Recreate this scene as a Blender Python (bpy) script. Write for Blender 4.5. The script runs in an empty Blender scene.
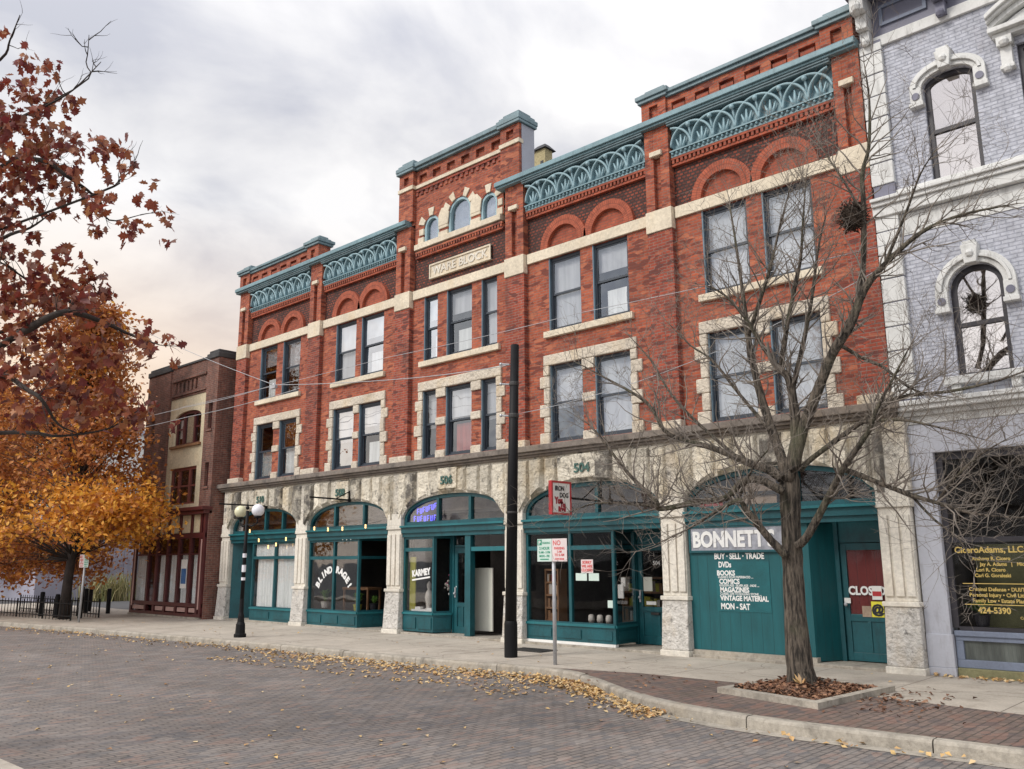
import bpy, bmesh, math, random
from mathutils import Vector, Matrix
random.seed(11)
R = math.radians
S = bpy.context.scene
C = S.collection

# ---------------------------------------------------------------- camera
cam = bpy.data.cameras.new('camera')
cam.sensor_width = 36.0
cam.lens = 865.585 / 1024 * 36
cam.clip_end = 2000
co = bpy.data.objects.new('camera', cam)
C.objects.link(co)
rt = Vector((0.73203825, 0.681244, -0.00515889))
up = Vector((0.14077266, -0.14385104, 0.97953557))
fw = Vector((-0.66656062, 0.71778374, 0.201205))
mw = Matrix(((rt.x, up.x, -fw.x, 0), (rt.y, up.y, -fw.y, -14.914), (rt.z, up.z, -fw.z, 1.75), (0, 0, 0, 1)))
co.matrix_world = mw
S.camera = co

# ---------------------------------------------------------------- sky, sun, exposure
SUN_EL, SUN_AZ = 42, 200
w = bpy.data.worlds.new('World'); S.world = w; w.use_nodes = True
nt = w.node_tree; N = nt.nodes; L = nt.links
bg = N['Background']; bg.inputs['Strength'].default_value = 0.1
sky = N.new('ShaderNodeTexSky'); sky.sky_type = 'NISHITA'; sky.sun_disc = False
sky.sun_elevation = R(SUN_EL); sky.sun_rotation = R(SUN_AZ)
tc = N.new('ShaderNodeTexCoord')
sx = N.new('ShaderNodeSeparateXYZ'); L.new(tc.outputs['Generated'], sx.inputs[0])
def wm(op, a, b=None, c=None):
    n = N.new('ShaderNodeMath'); n.operation = op
    for i, q in enumerate((a, b, c)):
        if q is None: continue
        if isinstance(q, (int, float)): n.inputs[i].default_value = q
        else: L.new(q, n.inputs[i])
    return n.outputs[0]
zc = wm('MAXIMUM', sx.outputs[2], 0.0)
den = wm('ADD', zc, 0.22)
cmb = N.new('ShaderNodeCombineXYZ')
L.new(wm('DIVIDE', sx.outputs[0], den), cmb.inputs[0]); L.new(wm('DIVIDE', sx.outputs[1], den), cmb.inputs[1])
def wnoise(scale, det, off):
    mp = N.new('ShaderNodeMapping'); mp.inputs['Location'].default_value = off
    mp.inputs['Rotation'].default_value = (0, 0, R(35)); mp.inputs['Scale'].default_value = (1, 0.8, 1)
    L.new(cmb.outputs[0], mp.inputs[0])
    n = N.new('ShaderNodeTexNoise'); n.inputs['Scale'].default_value = scale; n.inputs['Detail'].default_value = det
    n.inputs['Roughness'].default_value = 0.52; n.inputs['Distortion'].default_value = 0.35
    L.new(mp.outputs[0], n.inputs[0]); return n.outputs[0]
n1 = wm('ADD', wm('MULTIPLY', wnoise(1.35, 6, (3.1, 1.7, 0)), .5), wm('MULTIPLY', wnoise(3.0, 7, (7.3, 2.2, 0)), .5))
ramp = N.new('ShaderNodeValToRGB')
cr = ramp.color_ramp
cr.elements[0].position = 0.42; cr.elements[0].color = (5.4, 5.5, 6.1, 1)
cr.elements[1].position = 0.575; cr.elements[1].color = (9.1, 8.95, 8.9, 1)
e = cr.elements.new(0.5); e.color = (7.4, 7.35, 7.55, 1)
L.new(n1, ramp.inputs[0])
# warm light low in the sky towards the far end of the street
low = N.new('ShaderNodeMapRange'); low.inputs[1].default_value = 0.38; low.inputs[2].default_value = 0.17
L.new(sx.outputs[2], low.inputs[0])
azd = wm('MULTIPLY', sx.outputs[0], -1.0)
azr = N.new('ShaderNodeMapRange'); azr.inputs[1].default_value = 0.62; azr.inputs[2].default_value = 0.93
L.new(azd, azr.inputs[0])
wf = wm('MULTIPLY', low.outputs[0], azr.outputs[0])
mx1 = N.new('ShaderNodeMix'); mx1.data_type = 'RGBA'; L.new(wm('MULTIPLY', wf, 0.95), mx1.inputs[0])
L.new(ramp.outputs[0], mx1.inputs[6]); mx1.inputs[7].default_value = (9.6, 7.2, 5.0, 1)
# an overcast sky is brighter overhead and towards the sun than near the horizon
zen = N.new('ShaderNodeMapRange'); zen.inputs[1].default_value = 0.45; zen.inputs[2].default_value = 1.0
zen.inputs[3].default_value = 1.0; zen.inputs[4].default_value = 1.7
L.new(sx.outputs[2], zen.inputs[0])
sth = N.new('ShaderNodeMapRange'); sth.inputs[1].default_value = -0.1; sth.inputs[2].default_value = 0.9
sth.inputs[3].default_value = 1.0; sth.inputs[4].default_value = 1.45
L.new(wm('MULTIPLY', sx.outputs[1], -1.0), sth.inputs[0])
gain = wm('MULTIPLY', zen.outputs[0], sth.outputs[0])
vm = N.new('ShaderNodeVectorMath'); vm.operation = 'SCALE'
L.new(mx1.outputs[2], vm.inputs[0]); L.new(gain, vm.inputs['Scale'])
mx2 = N.new('ShaderNodeMix'); mx2.data_type = 'RGBA'; mx2.inputs[0].default_value = 0.93
L.new(sky.outputs[0], mx2.inputs[6]); L.new(vm.outputs[0], mx2.inputs[7])
L.new(mx2.outputs[2], bg.inputs['Color'])

sl = bpy.data.lights.new('sun', 'SUN'); sl.energy = 1.8; sl.angle = R(16); sl.color = (1, 0.95, 0.88)
so = bpy.data.objects.new('sun', sl); C.objects.link(so)
# shines from above the near side of the street
sd = Vector((math.sin(R(SUN_AZ)) * math.cos(R(SUN_EL)), math.cos(R(SUN_AZ)) * math.cos(R(SUN_EL)), math.sin(R(SUN_EL))))
so.rotation_euler = sd.to_track_quat('Z', 'Y').to_euler()
S.view_settings.view_transform = 'Standard'; S.view_settings.look = 'None'
S.view_settings.exposure = 0.22; S.view_settings.gamma = 1.0
S.view_settings.use_curve_mapping = False
S.render.engine = 'CYCLES'
S.cycles.max_bounces = 6; S.cycles.transparent_max_bounces = 12
S.cycles.use_denoising = True
S.cycles.use_adaptive_sampling = True

# ---------------------------------------------------------------- materials
def newmat(name):
    m = bpy.data.materials.new(name); m.use_nodes = True
    return m, m.node_tree.nodes, m.node_tree.links, m.node_tree.nodes['Principled BSDF']
def mth(N, L, op, a, b=None, c=None, clamp=False):
    n = N.new('ShaderNodeMath'); n.operation = op; n.use_clamp = clamp
    for i, q in enumerate((a, b, c)):
        if q is None: continue
        if isinstance(q, (int, float)): n.inputs[i].default_value = q
        else: L.new(q, n.inputs[i])
    return n.outputs[0]
def noise(N, L, vec, scale, det=4, rough=0.6, sc=None):
    if sc:
        mp = N.new('ShaderNodeMapping'); mp.inputs['Scale'].default_value = sc; L.new(vec, mp.inputs[0]); vec = mp.outputs[0]
    n = N.new('ShaderNodeTexNoise'); n.inputs['Scale'].default_value = scale; n.inputs['Detail'].default_value = det
    n.inputs['Roughness'].default_value = rough; L.new(vec, n.inputs[0]); return n.outputs[0]
def rng(N, L, v, a, b, c, d):
    n = N.new('ShaderNodeMapRange'); n.inputs[1].default_value = a; n.inputs[2].default_value = b
    n.inputs[3].default_value = c; n.inputs[4].default_value = d; L.new(v, n.inputs[0]); return n.outputs[0]
def mixc(N, L, f, a, b):
    n = N.new('ShaderNodeMix'); n.data_type = 'RGBA'
    for i, q in ((0, f), (6, a), (7, b)):
        if isinstance(q, (int, float)): n.inputs[i].default_value = q
        elif isinstance(q, tuple): n.inputs[i].default_value = (*q[:3], 1)
        else: L.new(q, n.inputs[i])
    return n.outputs[2]
def scalec(N, L, c, f):
    n = N.new('ShaderNodeVectorMath'); n.operation = 'SCALE'
    if isinstance(c, tuple): n.inputs[0].default_value = c[:3]
    else: L.new(c, n.inputs[0])
    if isinstance(f, (int, float)): n.inputs['Scale'].default_value = f
    else: L.new(f, n.inputs['Scale'])
    return n.outputs[0]
def bump(N, L, B, h, strength, dist):
    b = N.new('ShaderNodeBump'); b.inputs['Strength'].default_value = strength; b.inputs['Distance'].default_value = dist
    L.new(h, b.inputs['Height']); L.new(b.outputs[0], B.inputs['Normal'])
def pos(N): return N.new('ShaderNodeNewGeometry').outputs['Position']

def paint(name, col, rough=0.5, var=0.18, scale=2.5, bmp=0.15, dirt=None, streak=0.0, metal=0.0):
    m, N, L, B = newmat(name); p = pos(N)
    a = noise(N, L, p, scale, 5); f = noise(N, L, p, scale * 14, 3)
    k = mth(N, L, 'MULTIPLY', rng(N, L, a, 0.3, 0.7, 1 - var, 1 + var), rng(N, L, f, 0.3, 0.7, 1 - var * 0.5, 1 + var * 0.5))
    c = scalec(N, L, tuple(col), k)
    if dirt:
        s = noise(N, L, p, 3.2, 6, 0.7, (2.2, 2.2, 0.5))
        c = mixc(N, L, rng(N, L, s, 0.52, 0.72, 0, streak or 0.5), c, dirt)
    L.new(c, B.inputs['Base Color']); B.inputs['Roughness'].default_value = rough; B.inputs['Metallic'].default_value = metal
    if bmp: bump(N, L, B, f, bmp, 0.01)
    return m

def brick(name, c1, c2, mortar, bw=0.205, bh=0.066, ms=0.009, plan=False, soot=(0.05, 0.035, 0.03), sootlim=(0.56, 0.74, 0.55), bs=0.5, var=0.25, rough=0.85, extra=None):
    m, N, L, B = newmat(name); p = pos(N)
    s = N.new('ShaderNodeSeparateXYZ'); L.new(p, s.inputs[0])
    cb = N.new('ShaderNodeCombineXYZ')
    if plan:
        L.new(s.outputs[1], cb.inputs[0]); L.new(s.outputs[0], cb.inputs[1])
    else:
        L.new(mth(N, L, 'ADD', s.outputs[0], s.outputs[1]), cb.inputs[0]); L.new(s.outputs[2], cb.inputs[1])
    wob = N.new('ShaderNodeTexNoise'); wob.inputs['Scale'].default_value = 3.0; L.new(cb.outputs[0], wob.inputs[0])
    ws = N.new('ShaderNodeVectorMath'); ws.operation = 'MULTIPLY_ADD'; L.new(wob.outputs[1], ws.inputs[0])
    ws.inputs[1].default_value = (0.012, 0.012, 0); L.new(cb.outputs[0], ws.inputs[2])
    b = N.new('ShaderNodeTexBrick'); L.new(ws.outputs[0], b.inputs[0])
    b.inputs['Scale'].default_value = 1; b.inputs['Brick Width'].default_value = bw; b.inputs['Row Height'].default_value = bh
    b.inputs['Mortar Size'].default_value = ms; b.inputs['Mortar Smooth'].default_value = 0.3; b.inputs['Bias'].default_value = -0.1
    b.inputs['Color1'].default_value = (*c1, 1); b.inputs['Color2'].default_value = (*c2, 1); b.inputs['Mortar'].default_value = (*mortar, 1)
    big = noise(N, L, p, 0.7, 6, 0.65); sm = noise(N, L, p, 9, 4)
    k = mth(N, L, 'MULTIPLY', rng(N, L, big, 0.3, 0.7, 1 - var, 1 + var), rng(N, L, sm, 0.3, 0.7, 0.78, 1.22))
    c = scalec(N, L, b.outputs[0], k)
    if extra:
        # stray bricks of another firing, one colour per patch of a brick or two
        v = N.new('ShaderNodeTexVoronoi'); v.inputs['Scale'].default_value = 1
        mp = N.new('ShaderNodeMapping'); mp.inputs['Scale'].default_value = (1 / bw, 1 / bh, 1); L.new(cb.outputs[0], mp.inputs[0]); L.new(mp.outputs[0], v.inputs[0])
        sp = N.new('ShaderNodeSeparateColor'); L.new(v.outputs['Color'], sp.inputs[0])
        for ch, lo, colr, amt in extra:
            c = mixc(N, L, rng(N, L, sp.outputs[ch], lo, lo + 0.02, 0, amt), c, colr)
    st = noise(N, L, p, 1.3, 7, 0.7, (1.6, 1.6, 0.6) if not plan else None)
    c = mixc(N, L, rng(N, L, st, sootlim[0], sootlim[1], 0, sootlim[2]), c, soot)
    L.new(c, B.inputs['Base Color']); B.inputs['Roughness'].default_value = rough
    h = mth(N, L, 'MULTIPLY_ADD', b.outputs['Fac'], -1.0, mth(N, L, 'MULTIPLY', sm, 0.6))
    bump(N, L, B, h, bs, 0.012)
    return m

def stone(name, col, dark, bscale=7, bstr=0.6, dlim=(0.55, 0.72, 0.75), bd=0.04, vein=None, tint=(0.56, 0.40, 0.20)):
    m, N, L, B = newmat(name); p = pos(N)
    a = noise(N, L, p, 1.1, 6, 0.65); f = noise(N, L, p, 16, 5, 0.65)
    k = mth(N, L, 'MULTIPLY', rng(N, L, a, 0.3, 0.7, 0.82, 1.15), rng(N, L, f, 0.3, 0.7, 0.82, 1.18))
    c = scalec(N, L, tuple(col), k)
    t = noise(N, L, p, 0.9, 3, 0.6, (1.5, 1.5, 1)); c = mixc(N, L, rng(N, L, t, 0.52, 0.7, 0, 0.45), c, tint)
    s = noise(N, L, p, 2.2, 7, 0.72, (1.7, 1.7, 1.1))
    c = mixc(N, L, rng(N, L, s, dlim[0], dlim[1], 0, dlim[2]), c, dark)
    if vein:
        v = noise(N, L, p, 7, 8, 0.75); c = mixc(N, L, rng(N, L, v, 0.56, 0.66, 0, vein), c, dark)
    L.new(c, B.inputs['Base Color']); B.inputs['Roughness'].default_value = 0.9
    h = mth(N, L, 'ADD', noise(N, L, p, bscale, 6, 0.6), mth(N, L, 'MULTIPLY', f, 0.35))
    bump(N, L, B, h, bstr, bd)
    return m

def glass(name, refl, tint=0.75, rough=0.02, rcol=(0.95, 0.97, 1.0), wave=0.06, fres=0.25):
    m, N, L, B = newmat(name); N.remove(B)
    o = N['Material Output']
    t = N.new('ShaderNodeBsdfTransparent'); t.inputs[0].default_value = (tint, tint, tint, 1)
    g = N.new('ShaderNodeBsdfGlossy'); g.inputs['Roughness'].default_value = rough; g.inputs[0].default_value = (*rcol, 1)
    n = noise(N, L, pos(N), 1.6, 1); b = N.new('ShaderNodeBump'); b.inputs['Strength'].default_value = wave; b.inputs['Distance'].default_value = 0.05
    L.new(n, b.inputs['Height']); L.new(b.outputs[0], g.inputs['Normal'])
    lw = N.new('ShaderNodeLayerWeight'); lw.inputs[0].default_value = 0.25
    f = mth(N, L, 'ADD', mth(N, L, 'MULTIPLY', lw.outputs['Fresnel'], fres), refl, clamp=True)
    mx = N.new('ShaderNodeMixShader'); L.new(f, mx.inputs[0]); L.new(t.outputs[0], mx.inputs[1]); L.new(g.outputs[0], mx.inputs[2])
    L.new(mx.outputs[0], o.inputs[0]); return m

def leafmat(name, cols, rough=0.6, transl=0.3):
    m, N, L, B = newmat(name)
    g = N.new('ShaderNodeNewGeometry'); r = N.new('ShaderNodeValToRGB'); L.new(g.outputs['Random Per Island'], r.inputs[0])
    r.color_ramp.interpolation = 'LINEAR'
    els = r.color_ramp.elements
    while len(els) < len(cols): els.new(0.5)
    for i, c in enumerate(cols): els[i].position = i / (len(cols) - 1); els[i].color = (*c, 1)
    L.new(r.outputs[0], B.inputs['Base Color']); B.inputs['Roughness'].default_value = rough
    if transl:
        t = N.new('ShaderNodeBsdfTranslucent'); L.new(r.outputs[0], t.inputs[0])
        mx = N.new('ShaderNodeMixShader'); mx.inputs[0].default_value = transl
        L.new(B.outputs[0], mx.inputs[1]); L.new(t.outputs[0], mx.inputs[2]); L.new(mx.outputs[0], N['Material Output'].inputs[0])
    return m
def glow(name, col, s):
    m, N, L, B = newmat(name); B.inputs['Base Color'].default_value = (*col, 1)
    B.inputs['Emission Color'].default_value = (*col, 1); B.inputs['Emission Strength'].default_value = s; return m
def curtain(name, col, amp=0.25):
    m, N, L, B = newmat(name); p = pos(N)
    n = noise(N, L, p, 9, 3, 0.5, (1, 1, 0.06))
    L.new(scalec(N, L, tuple(col), rng(N, L, n, 0.3, 0.7, 1 - amp, 1 + amp)), B.inputs['Base Color']); B.inputs['Roughness'].default_value = 0.9
    bump(N, L, B, n, 0.6, 0.05); return m
def planks(name, col, bw, var=0.2):
    m, N, L, B = newmat(name); p = pos(N)
    s = N.new('ShaderNodeSeparateXYZ'); L.new(p, s.inputs[0])
    u = mth(N, L, 'ADD', s.outputs[0], s.outputs[1])
    fr = mth(N, L, 'FRACT', mth(N, L, 'DIVIDE', u, bw)); gr = mth(N, L, 'LESS_THAN', fr, 0.035)
    a = noise(N, L, p, 2.0, 5, 0.6, (3, 3, 0.6))
    c = scalec(N, L, tuple(col), rng(N, L, a, 0.3, 0.7, 1 - var, 1 + var))
    c = mixc(N, L, mth(N, L, 'MULTIPLY', gr, 0.6), c, (0.004, 0.03, 0.035))
    L.new(c, B.inputs['Base Color']); B.inputs['Roughness'].default_value = 0.5
    bump(N, L, B, mth(N, L, 'SUBTRACT', 1.0, gr), 0.6, 0.01); return m

M = {}
M['brick'] = brick('red_brick', (0.385, 0.09, 0.040), (0.26, 0.054, 0.027), (0.25, 0.13, 0.098), sootlim=(0.54, 0.76, 0.55), extra=[(0, 0.84, (0.13, 0.032, 0.022), 0.8), (1, 0.88, (0.48, 0.16, 0.08), 0.65)])
M['brick_pier'] = brick('pilaster_brick', (0.33, 0.06, 0.028), (0.21, 0.038, 0.022), (0.24, 0.14, 0.11), sootlim=(0.53, 0.72, 0.6), extra=[(0, 0.8, (0.10, 0.03, 0.024), 0.8), (1, 0.93, (0.4, 0.13, 0.07), 0.6)])
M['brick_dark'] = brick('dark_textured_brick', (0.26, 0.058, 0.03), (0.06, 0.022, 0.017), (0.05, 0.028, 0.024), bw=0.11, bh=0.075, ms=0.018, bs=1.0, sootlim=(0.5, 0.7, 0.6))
M['brick_arch'] = brick('orange_red_arch_brick', (0.36, 0.085, 0.042), (0.28, 0.06, 0.032), (0.20, 0.08, 0.055), sootlim=(0.62, 0.8, 0.4))
M['brick_brown'] = brick('brown_brick', (0.22, 0.085, 0.058), (0.13, 0.052, 0.04), (0.20, 0.15, 0.12), sootlim=(0.45, 0.68, 0.7), soot=(0.035, 0.025, 0.022))
M['brick_lav'] = brick('lavender_painted_brick', (0.47, 0.48, 0.53), (0.43, 0.44, 0.49), (0.34, 0.35, 0.405), bw=0.2, bh=0.066, ms=0.009, soot=(0.30, 0.26, 0.26), sootlim=(0.58, 0.78, 0.5), bs=0.9, var=0.12)
M['stone'] = stone('rock_faced_stone', (0.68, 0.63, 0.54), (0.075, 0.07, 0.066), bscale=6, bstr=1.0, dlim=(0.55, 0.64, 0.85), bd=0.13, vein=0.5)
def block_stone():
    m = stone('chiselled_stone_blocks', (0.74, 0.68, 0.56), (0.08, 0.073, 0.066), bscale=6, bstr=1.0, dlim=(0.55, 0.64, 0.8), bd=0.13, vein=0.45, tint=(0.58, 0.43, 0.22))
    N, L = m.node_tree.nodes, m.node_tree.links; B = N['Principled BSDF']; src = B.inputs['Base Color'].links[0].from_socket
    r = N.new('ShaderNodeNewGeometry').outputs['Random Per Island']
    w_ = N.new('ShaderNodeTexWhiteNoise'); w_.noise_dimensions = '1D'; L.new(mth(N, L, 'MULTIPLY', r, 91.7), w_.inputs['W'])
    c = scalec(N, L, src, rng(N, L, w_.outputs['Value'], 0, 1, 0.72, 1.12))
    g = noise(N, L, pos(N), 3.0, 6, 0.7); d = mth(N, L, 'MULTIPLY', rng(N, L, r, 0.70, 0.72, 0, 1), rng(N, L, g, 0.38, 0.56, 0, 0.85))
    c = mixc(N, L, d, c, (0.085, 0.078, 0.072)); L.new(c, B.inputs['Base Color']); return m
M['stone_block'] = block_stone()
M['stone_smooth'] = stone('dressed_stone', (0.67, 0.63, 0.55), (0.20, 0.18, 0.16), bscale=14, bstr=0.25, dlim=(0.58, 0.8, 0.55), bd=0.015, tint=(0.55, 0.47, 0.36))
M['stone_rough'] = stone('rough_base_stone', (0.66, 0.63, 0.58), (0.10, 0.095, 0.09), bscale=9, bstr=1.0, dlim=(0.56, 0.74, 0.6), bd=0.10, vein=0.85)
M['stone_cream'] = stone('cream_band_stone', (0.66, 0.58, 0.45), (0.30, 0.25, 0.20), bscale=14, bstr=0.25, dlim=(0.62, 0.82, 0.5), bd=0.02, tint=(0.62, 0.48, 0.3))
M['stone_quoin'] = stone('cream_rock_faced_stone', (0.62, 0.55, 0.45), (0.22, 0.19, 0.16), bscale=10, bstr=0.9, dlim=(0.58, 0.78, 0.6), bd=0.06)
M['stone_sooty'] = stone('sooty_cornice_stone', (0.21, 0.18, 0.155), (0.035, 0.032, 0.03), bscale=6, bstr=0.6, dlim=(0.5, 0.7, 0.75), bd=0.03, tint=(0.2, 0.15, 0.1))
M['blue'] = paint('blue_cornice_paint', (0.17, 0.28, 0.315), 0.5, 0.16, 2, 0.2, (0.06, 0.11, 0.13), 0.5)
M['blue_light'] = paint('light_blue_cornice_paint', (0.29, 0.43, 0.475), 0.5, 0.12, 2, 0.2, (0.12, 0.22, 0.26), 0.35)
M['coping'] = paint('weathered_blue_coping', (0.16, 0.235, 0.26), 0.55, 0.2, 2, 0.2, (0.06, 0.07, 0.08), 0.55)
M['grey_render'] = paint('grey_painted_flashing', (0.36, 0.37, 0.42), 0.6, 0.08, 2, 0.1)
M['roof'] = paint('dark_roofing', (0.05, 0.05, 0.055), 0.9, 0.2)
M['chimney'] = stone('mossy_yellow_chimney', (0.40, 0.34, 0.19), (0.10, 0.085, 0.06), bscale=10, bstr=0.5)
M['teal'] = paint('teal_shopfront_paint', (0.006, 0.082, 0.098), 0.42, 0.22, 1.8, 0.12, (0.004, 0.032, 0.04), 0.7)
M['teal_highlight'] = paint('teal_ledge_highlight', (0.012, 0.14, 0.16), 0.42, 0.2, 1.8, 0.1, (0.01, 0.09, 0.10), 0.4)  # paler copy of the teal: highlight on projecting ledges put into the colour
M['teal_plank'] = planks('teal_boarding', (0.005, 0.092, 0.105), 0.21)
M['sash'] = paint('slate_blue_sash_paint', (0.12, 0.18, 0.225), 0.45, 0.15)
M['sash_dark'] = paint('dark_sash_paint', (0.035, 0.045, 0.06), 0.45, 0.15)
M['glass_up'] = glass('upper_window_glass', 0.20, 0.9, wave=.25, rcol=(0.76, 0.82, 0.89), fres=0.45)
M['glass_shop'] = glass('shop_glass', 0.0, 0.92)
M['glass_tran'] = glass('transom_glass', 0.03, 0.9, 0.04, wave=0.12)
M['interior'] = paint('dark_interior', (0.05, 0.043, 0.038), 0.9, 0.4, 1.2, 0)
M['brown_reflection_goods'] = paint('brown_reflection_and_goods', (0.17, 0.14, 0.115), 0.9, 0.45, 2.2, 0)  # brown stands in for reflections in the transoms; also colours shelf goods
M['blind'] = curtain('pale_window_blind', (0.58, 0.59, 0.60), 0.14)
M['curtain'] = curtain('white_curtain', (0.82, 0.84, 0.82), 0.2)
M['curtain_red'] = curtain('red_curtain', (0.40, 0.08, 0.06), 0.3)
M['white'] = paint('white_paint', (0.78, 0.77, 0.74), 0.6, 0.06, 3, 0.05)
M['board'] = paint('off_white_board', (0.66, 0.66, 0.58), 0.6, 0.06, 2, 0.05)
M['lettering'] = paint('white_lettering_paint', (0.78, 0.78, 0.76), 0.6, 0.05, 8, 0)
M['gold'] = paint('gold_lettering', (0.62, 0.45, 0.13), 0.5, 0.1, 8, 0)
M['number'] = paint('green_grey_number_paint', (0.05, 0.12, 0.10), 0.6, 0.2, 8, 0)
M['black'] = paint('black_painted_metal', (0.008, 0.008, 0.009), 0.55, 0.2, 4, 0.05)
M['black'].node_tree.nodes['Principled BSDF'].inputs['Specular IOR Level'].default_value = 0.2
M['galv'] = paint('galvanised_steel', (0.42, 0.43, 0.45), 0.45, 0.15, 6, 0.05, metal=0.3)
M['red'] = paint('red_sign_paint', (0.42, 0.025, 0.03), 0.5, 0.1)
M['dkred'] = paint('dark_red_letter_paint', (0.33, 0.02, 0.035), 0.5, 0.1, 4, 0)
M['ink'] = paint('black_letter_paint', (0.015, 0.015, 0.02), 0.5, 0.1, 4, 0)
M['green'] = paint('green_sign_paint', (0.03, 0.30, 0.18), 0.5, 0.1, 4, 0)
M['sign_red'] = paint('faded_red_sign_paint', (0.62, 0.10, 0.10), 0.5, 0.1, 4, 0)
M['signface_g'] = paint('pale_green_sign_face', (0.58, 0.70, 0.64), 0.5, 0.05, 4, 0)
M['signface_r'] = paint('pale_pink_sign_face', (0.72, 0.62, 0.61), 0.5, 0.05, 4, 0)
M['maroon'] = paint('maroon_shopfront_paint', (0.085, 0.016, 0.016), 0.45, 0.2, 2, 0.1, (0.03, 0.012, 0.012), 0.4)
M['pink'] = paint('faded_pink_paint', (0.50, 0.32, 0.28), 0.6, 0.15, 2, 0.1)
M['cream'] = stone('cream_stucco', (0.60, 0.52, 0.36), (0.32, 0.26, 0.17), bscale=12, bstr=0.2, bd=0.01)
M['cap'] = paint('dark_coping_stone', (0.05, 0.05, 0.052), 0.8, 0.3)
M['lav'] = paint('lavender_stucco', (0.45, 0.462, 0.512), 0.75, 0.07, 1.2, 0.3, (0.24, 0.22, 0.23), 0.5)
M['lav_trim'] = paint('pale_grey_trim', (0.64, 0.64, 0.62), 0.65, 0.10, 2, 0.2, (0.20, 0.19, 0.17), 0.6)
M['lav_dark'] = paint('slate_violet_trim_paint', (0.15, 0.15, 0.20), 0.55, 0.12)
M['lav_frame'] = paint('dark_plum_window_paint', (0.030, 0.027, 0.033), 0.5, 0.15)
M['lav_wood'] = paint('grey_blue_shopfront_paint', (0.17, 0.20, 0.27), 0.55, 0.15, 2, 0.15, (0.09, 0.10, 0.12), 0.4)
M['peel'] = planks('peeling_green_boards', (0.09, 0.10, 0.09), 0.055, 0.6)
M['moss'] = stone('mossy_stone', (0.20, 0.19, 0.10), (0.06, 0.06, 0.035), bscale=10, bstr=0.6)
M['red_door'] = planks('red_boards_behind_glass', (0.16, 0.018, 0.016), 0.16)
def bark_material():
    m, N, L, B = newmat('furrowed_bark'); p = pos(N)
    f = noise(N, L, p, 26, 5, 0.65, (1, 1, 0.13)); g = noise(N, L, p, 60, 3, 0.6, (1, 1, 0.3)); a = noise(N, L, p, 1.6, 4)
    c = mixc(N, L, rng(N, L, f, 0.40, 0.60, 0, 1), (0.028, 0.023, 0.018), (0.19, 0.155, 0.12))
    c = mixc(N, L, rng(N, L, a, 0.5, 0.7, 0, 0.5), c, (0.13, 0.135, 0.075))
    L.new(c, B.inputs['Base Color']); B.inputs['Roughness'].default_value = 0.95
    bump(N, L, B, mth(N, L, 'ADD', f, mth(N, L, 'MULTIPLY', g, 0.4)), 1.0, 0.08); return m
M['bark'] = bark_material()
M['twig'] = paint('twig_bark', (0.20, 0.172, 0.145), 0.85, 0.35, 5, 0)
M['bark_dark'] = paint('dark_bark', (0.035, 0.026, 0.022), 0.9, 0.35, 5, 0.3)
M['oakleaf'] = leafmat('red_brown_oak_leaves', [(0.12, 0.022, 0.022), (0.25, 0.045, 0.028), (0.36, 0.11, 0.045), (0.17, 0.026, 0.03), (0.46, 0.21, 0.09), (0.26, 0.06, 0.03), (0.40, 0.22, 0.16), (0.11, 0.02, 0.028)])
M['leaf_brown'] = leafmat('brown_orange_leaves', [(0.34, 0.105, 0.032), (0.52, 0.19, 0.05), (0.22, 0.07, 0.03), (0.58, 0.25, 0.07), (0.42, 0.14, 0.04)])
M['leaf_gold'] = leafmat('golden_leaves', [(0.70, 0.29, 0.028), (0.78, 0.38, 0.045), (0.56, 0.20, 0.025), (0.82, 0.46, 0.07), (0.46, 0.15, 0.025)])
M['fallen'] = leafmat('fallen_yellow_leaves', [(0.55, 0.34, 0.11), (0.62, 0.44, 0.20), (0.40, 0.21, 0.08), (0.68, 0.53, 0.30), (0.30, 0.17, 0.085)], 0.7, 0)
M['litter'] = leafmat('brown_leaf_litter', [(0.20, 0.095, 0.05), (0.10, 0.05, 0.032), (0.34, 0.18, 0.10), (0.07, 0.04, 0.028), (0.26, 0.12, 0.065)], 0.8, 0)
M['plant'] = leafmat('green_plant_leaves', [(0.06, 0.16, 0.025), (0.16, 0.30, 0.05), (0.04, 0.10, 0.02)], 0.5, 0.15)
M['grass'] = leafmat('tan_green_grass_blades', [(0.40, 0.33, 0.16), (0.20, 0.22, 0.08), (0.50, 0.42, 0.22), (0.13, 0.17, 0.06)], 0.7, 0.2)
M['soil'] = paint('dark_soil', (0.05, 0.035, 0.025), 0.95, 0.4, 6, 0.5)
M['concrete'] = stone('kerb_concrete', (0.37, 0.335, 0.28), (0.13, 0.115, 0.095), bscale=20, bstr=0.6, bd=0.02, dlim=(0.48, 0.68, 0.7), tint=(0.36, 0.30, 0.22))
M['asphalt'] = paint('asphalt', (0.075, 0.075, 0.078), 0.9, 0.15, 3, 0.4)
M['grey_wall'] = paint('lavender_grey_block_wall', (0.33, 0.33, 0.40), 0.8, 0.07, 1, 0.1, (0.24, 0.24, 0.28), 0.4)
M['pale_wall'] = paint('pale_grey_wall', (0.55, 0.55, 0.53), 0.8, 0.06, 1, 0.1)
M['globe_w'] = paint('white_globe_glass', (0.80, 0.80, 0.84), 0.25, 0.03, 2, 0)
M['globe_y'] = paint('yellowed_globe_glass', (0.70, 0.68, 0.46), 0.25, 0.05, 2, 0)
M['bulb'] = glow('warm_bulb', (1.0, 0.62, 0.25), 1.6)
M['fairy'] = glow('tiny_white_bulb', (0.9, 0.88, 0.8), 0.6)
M['neon'] = glow('blue_violet_neon', (0.12, 0.12, 0.9), 1.6)
M['yellow'] = paint('yellow_paper', (0.75, 0.68, 0.05), 0.6, 0.08, 4, 0)
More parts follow.
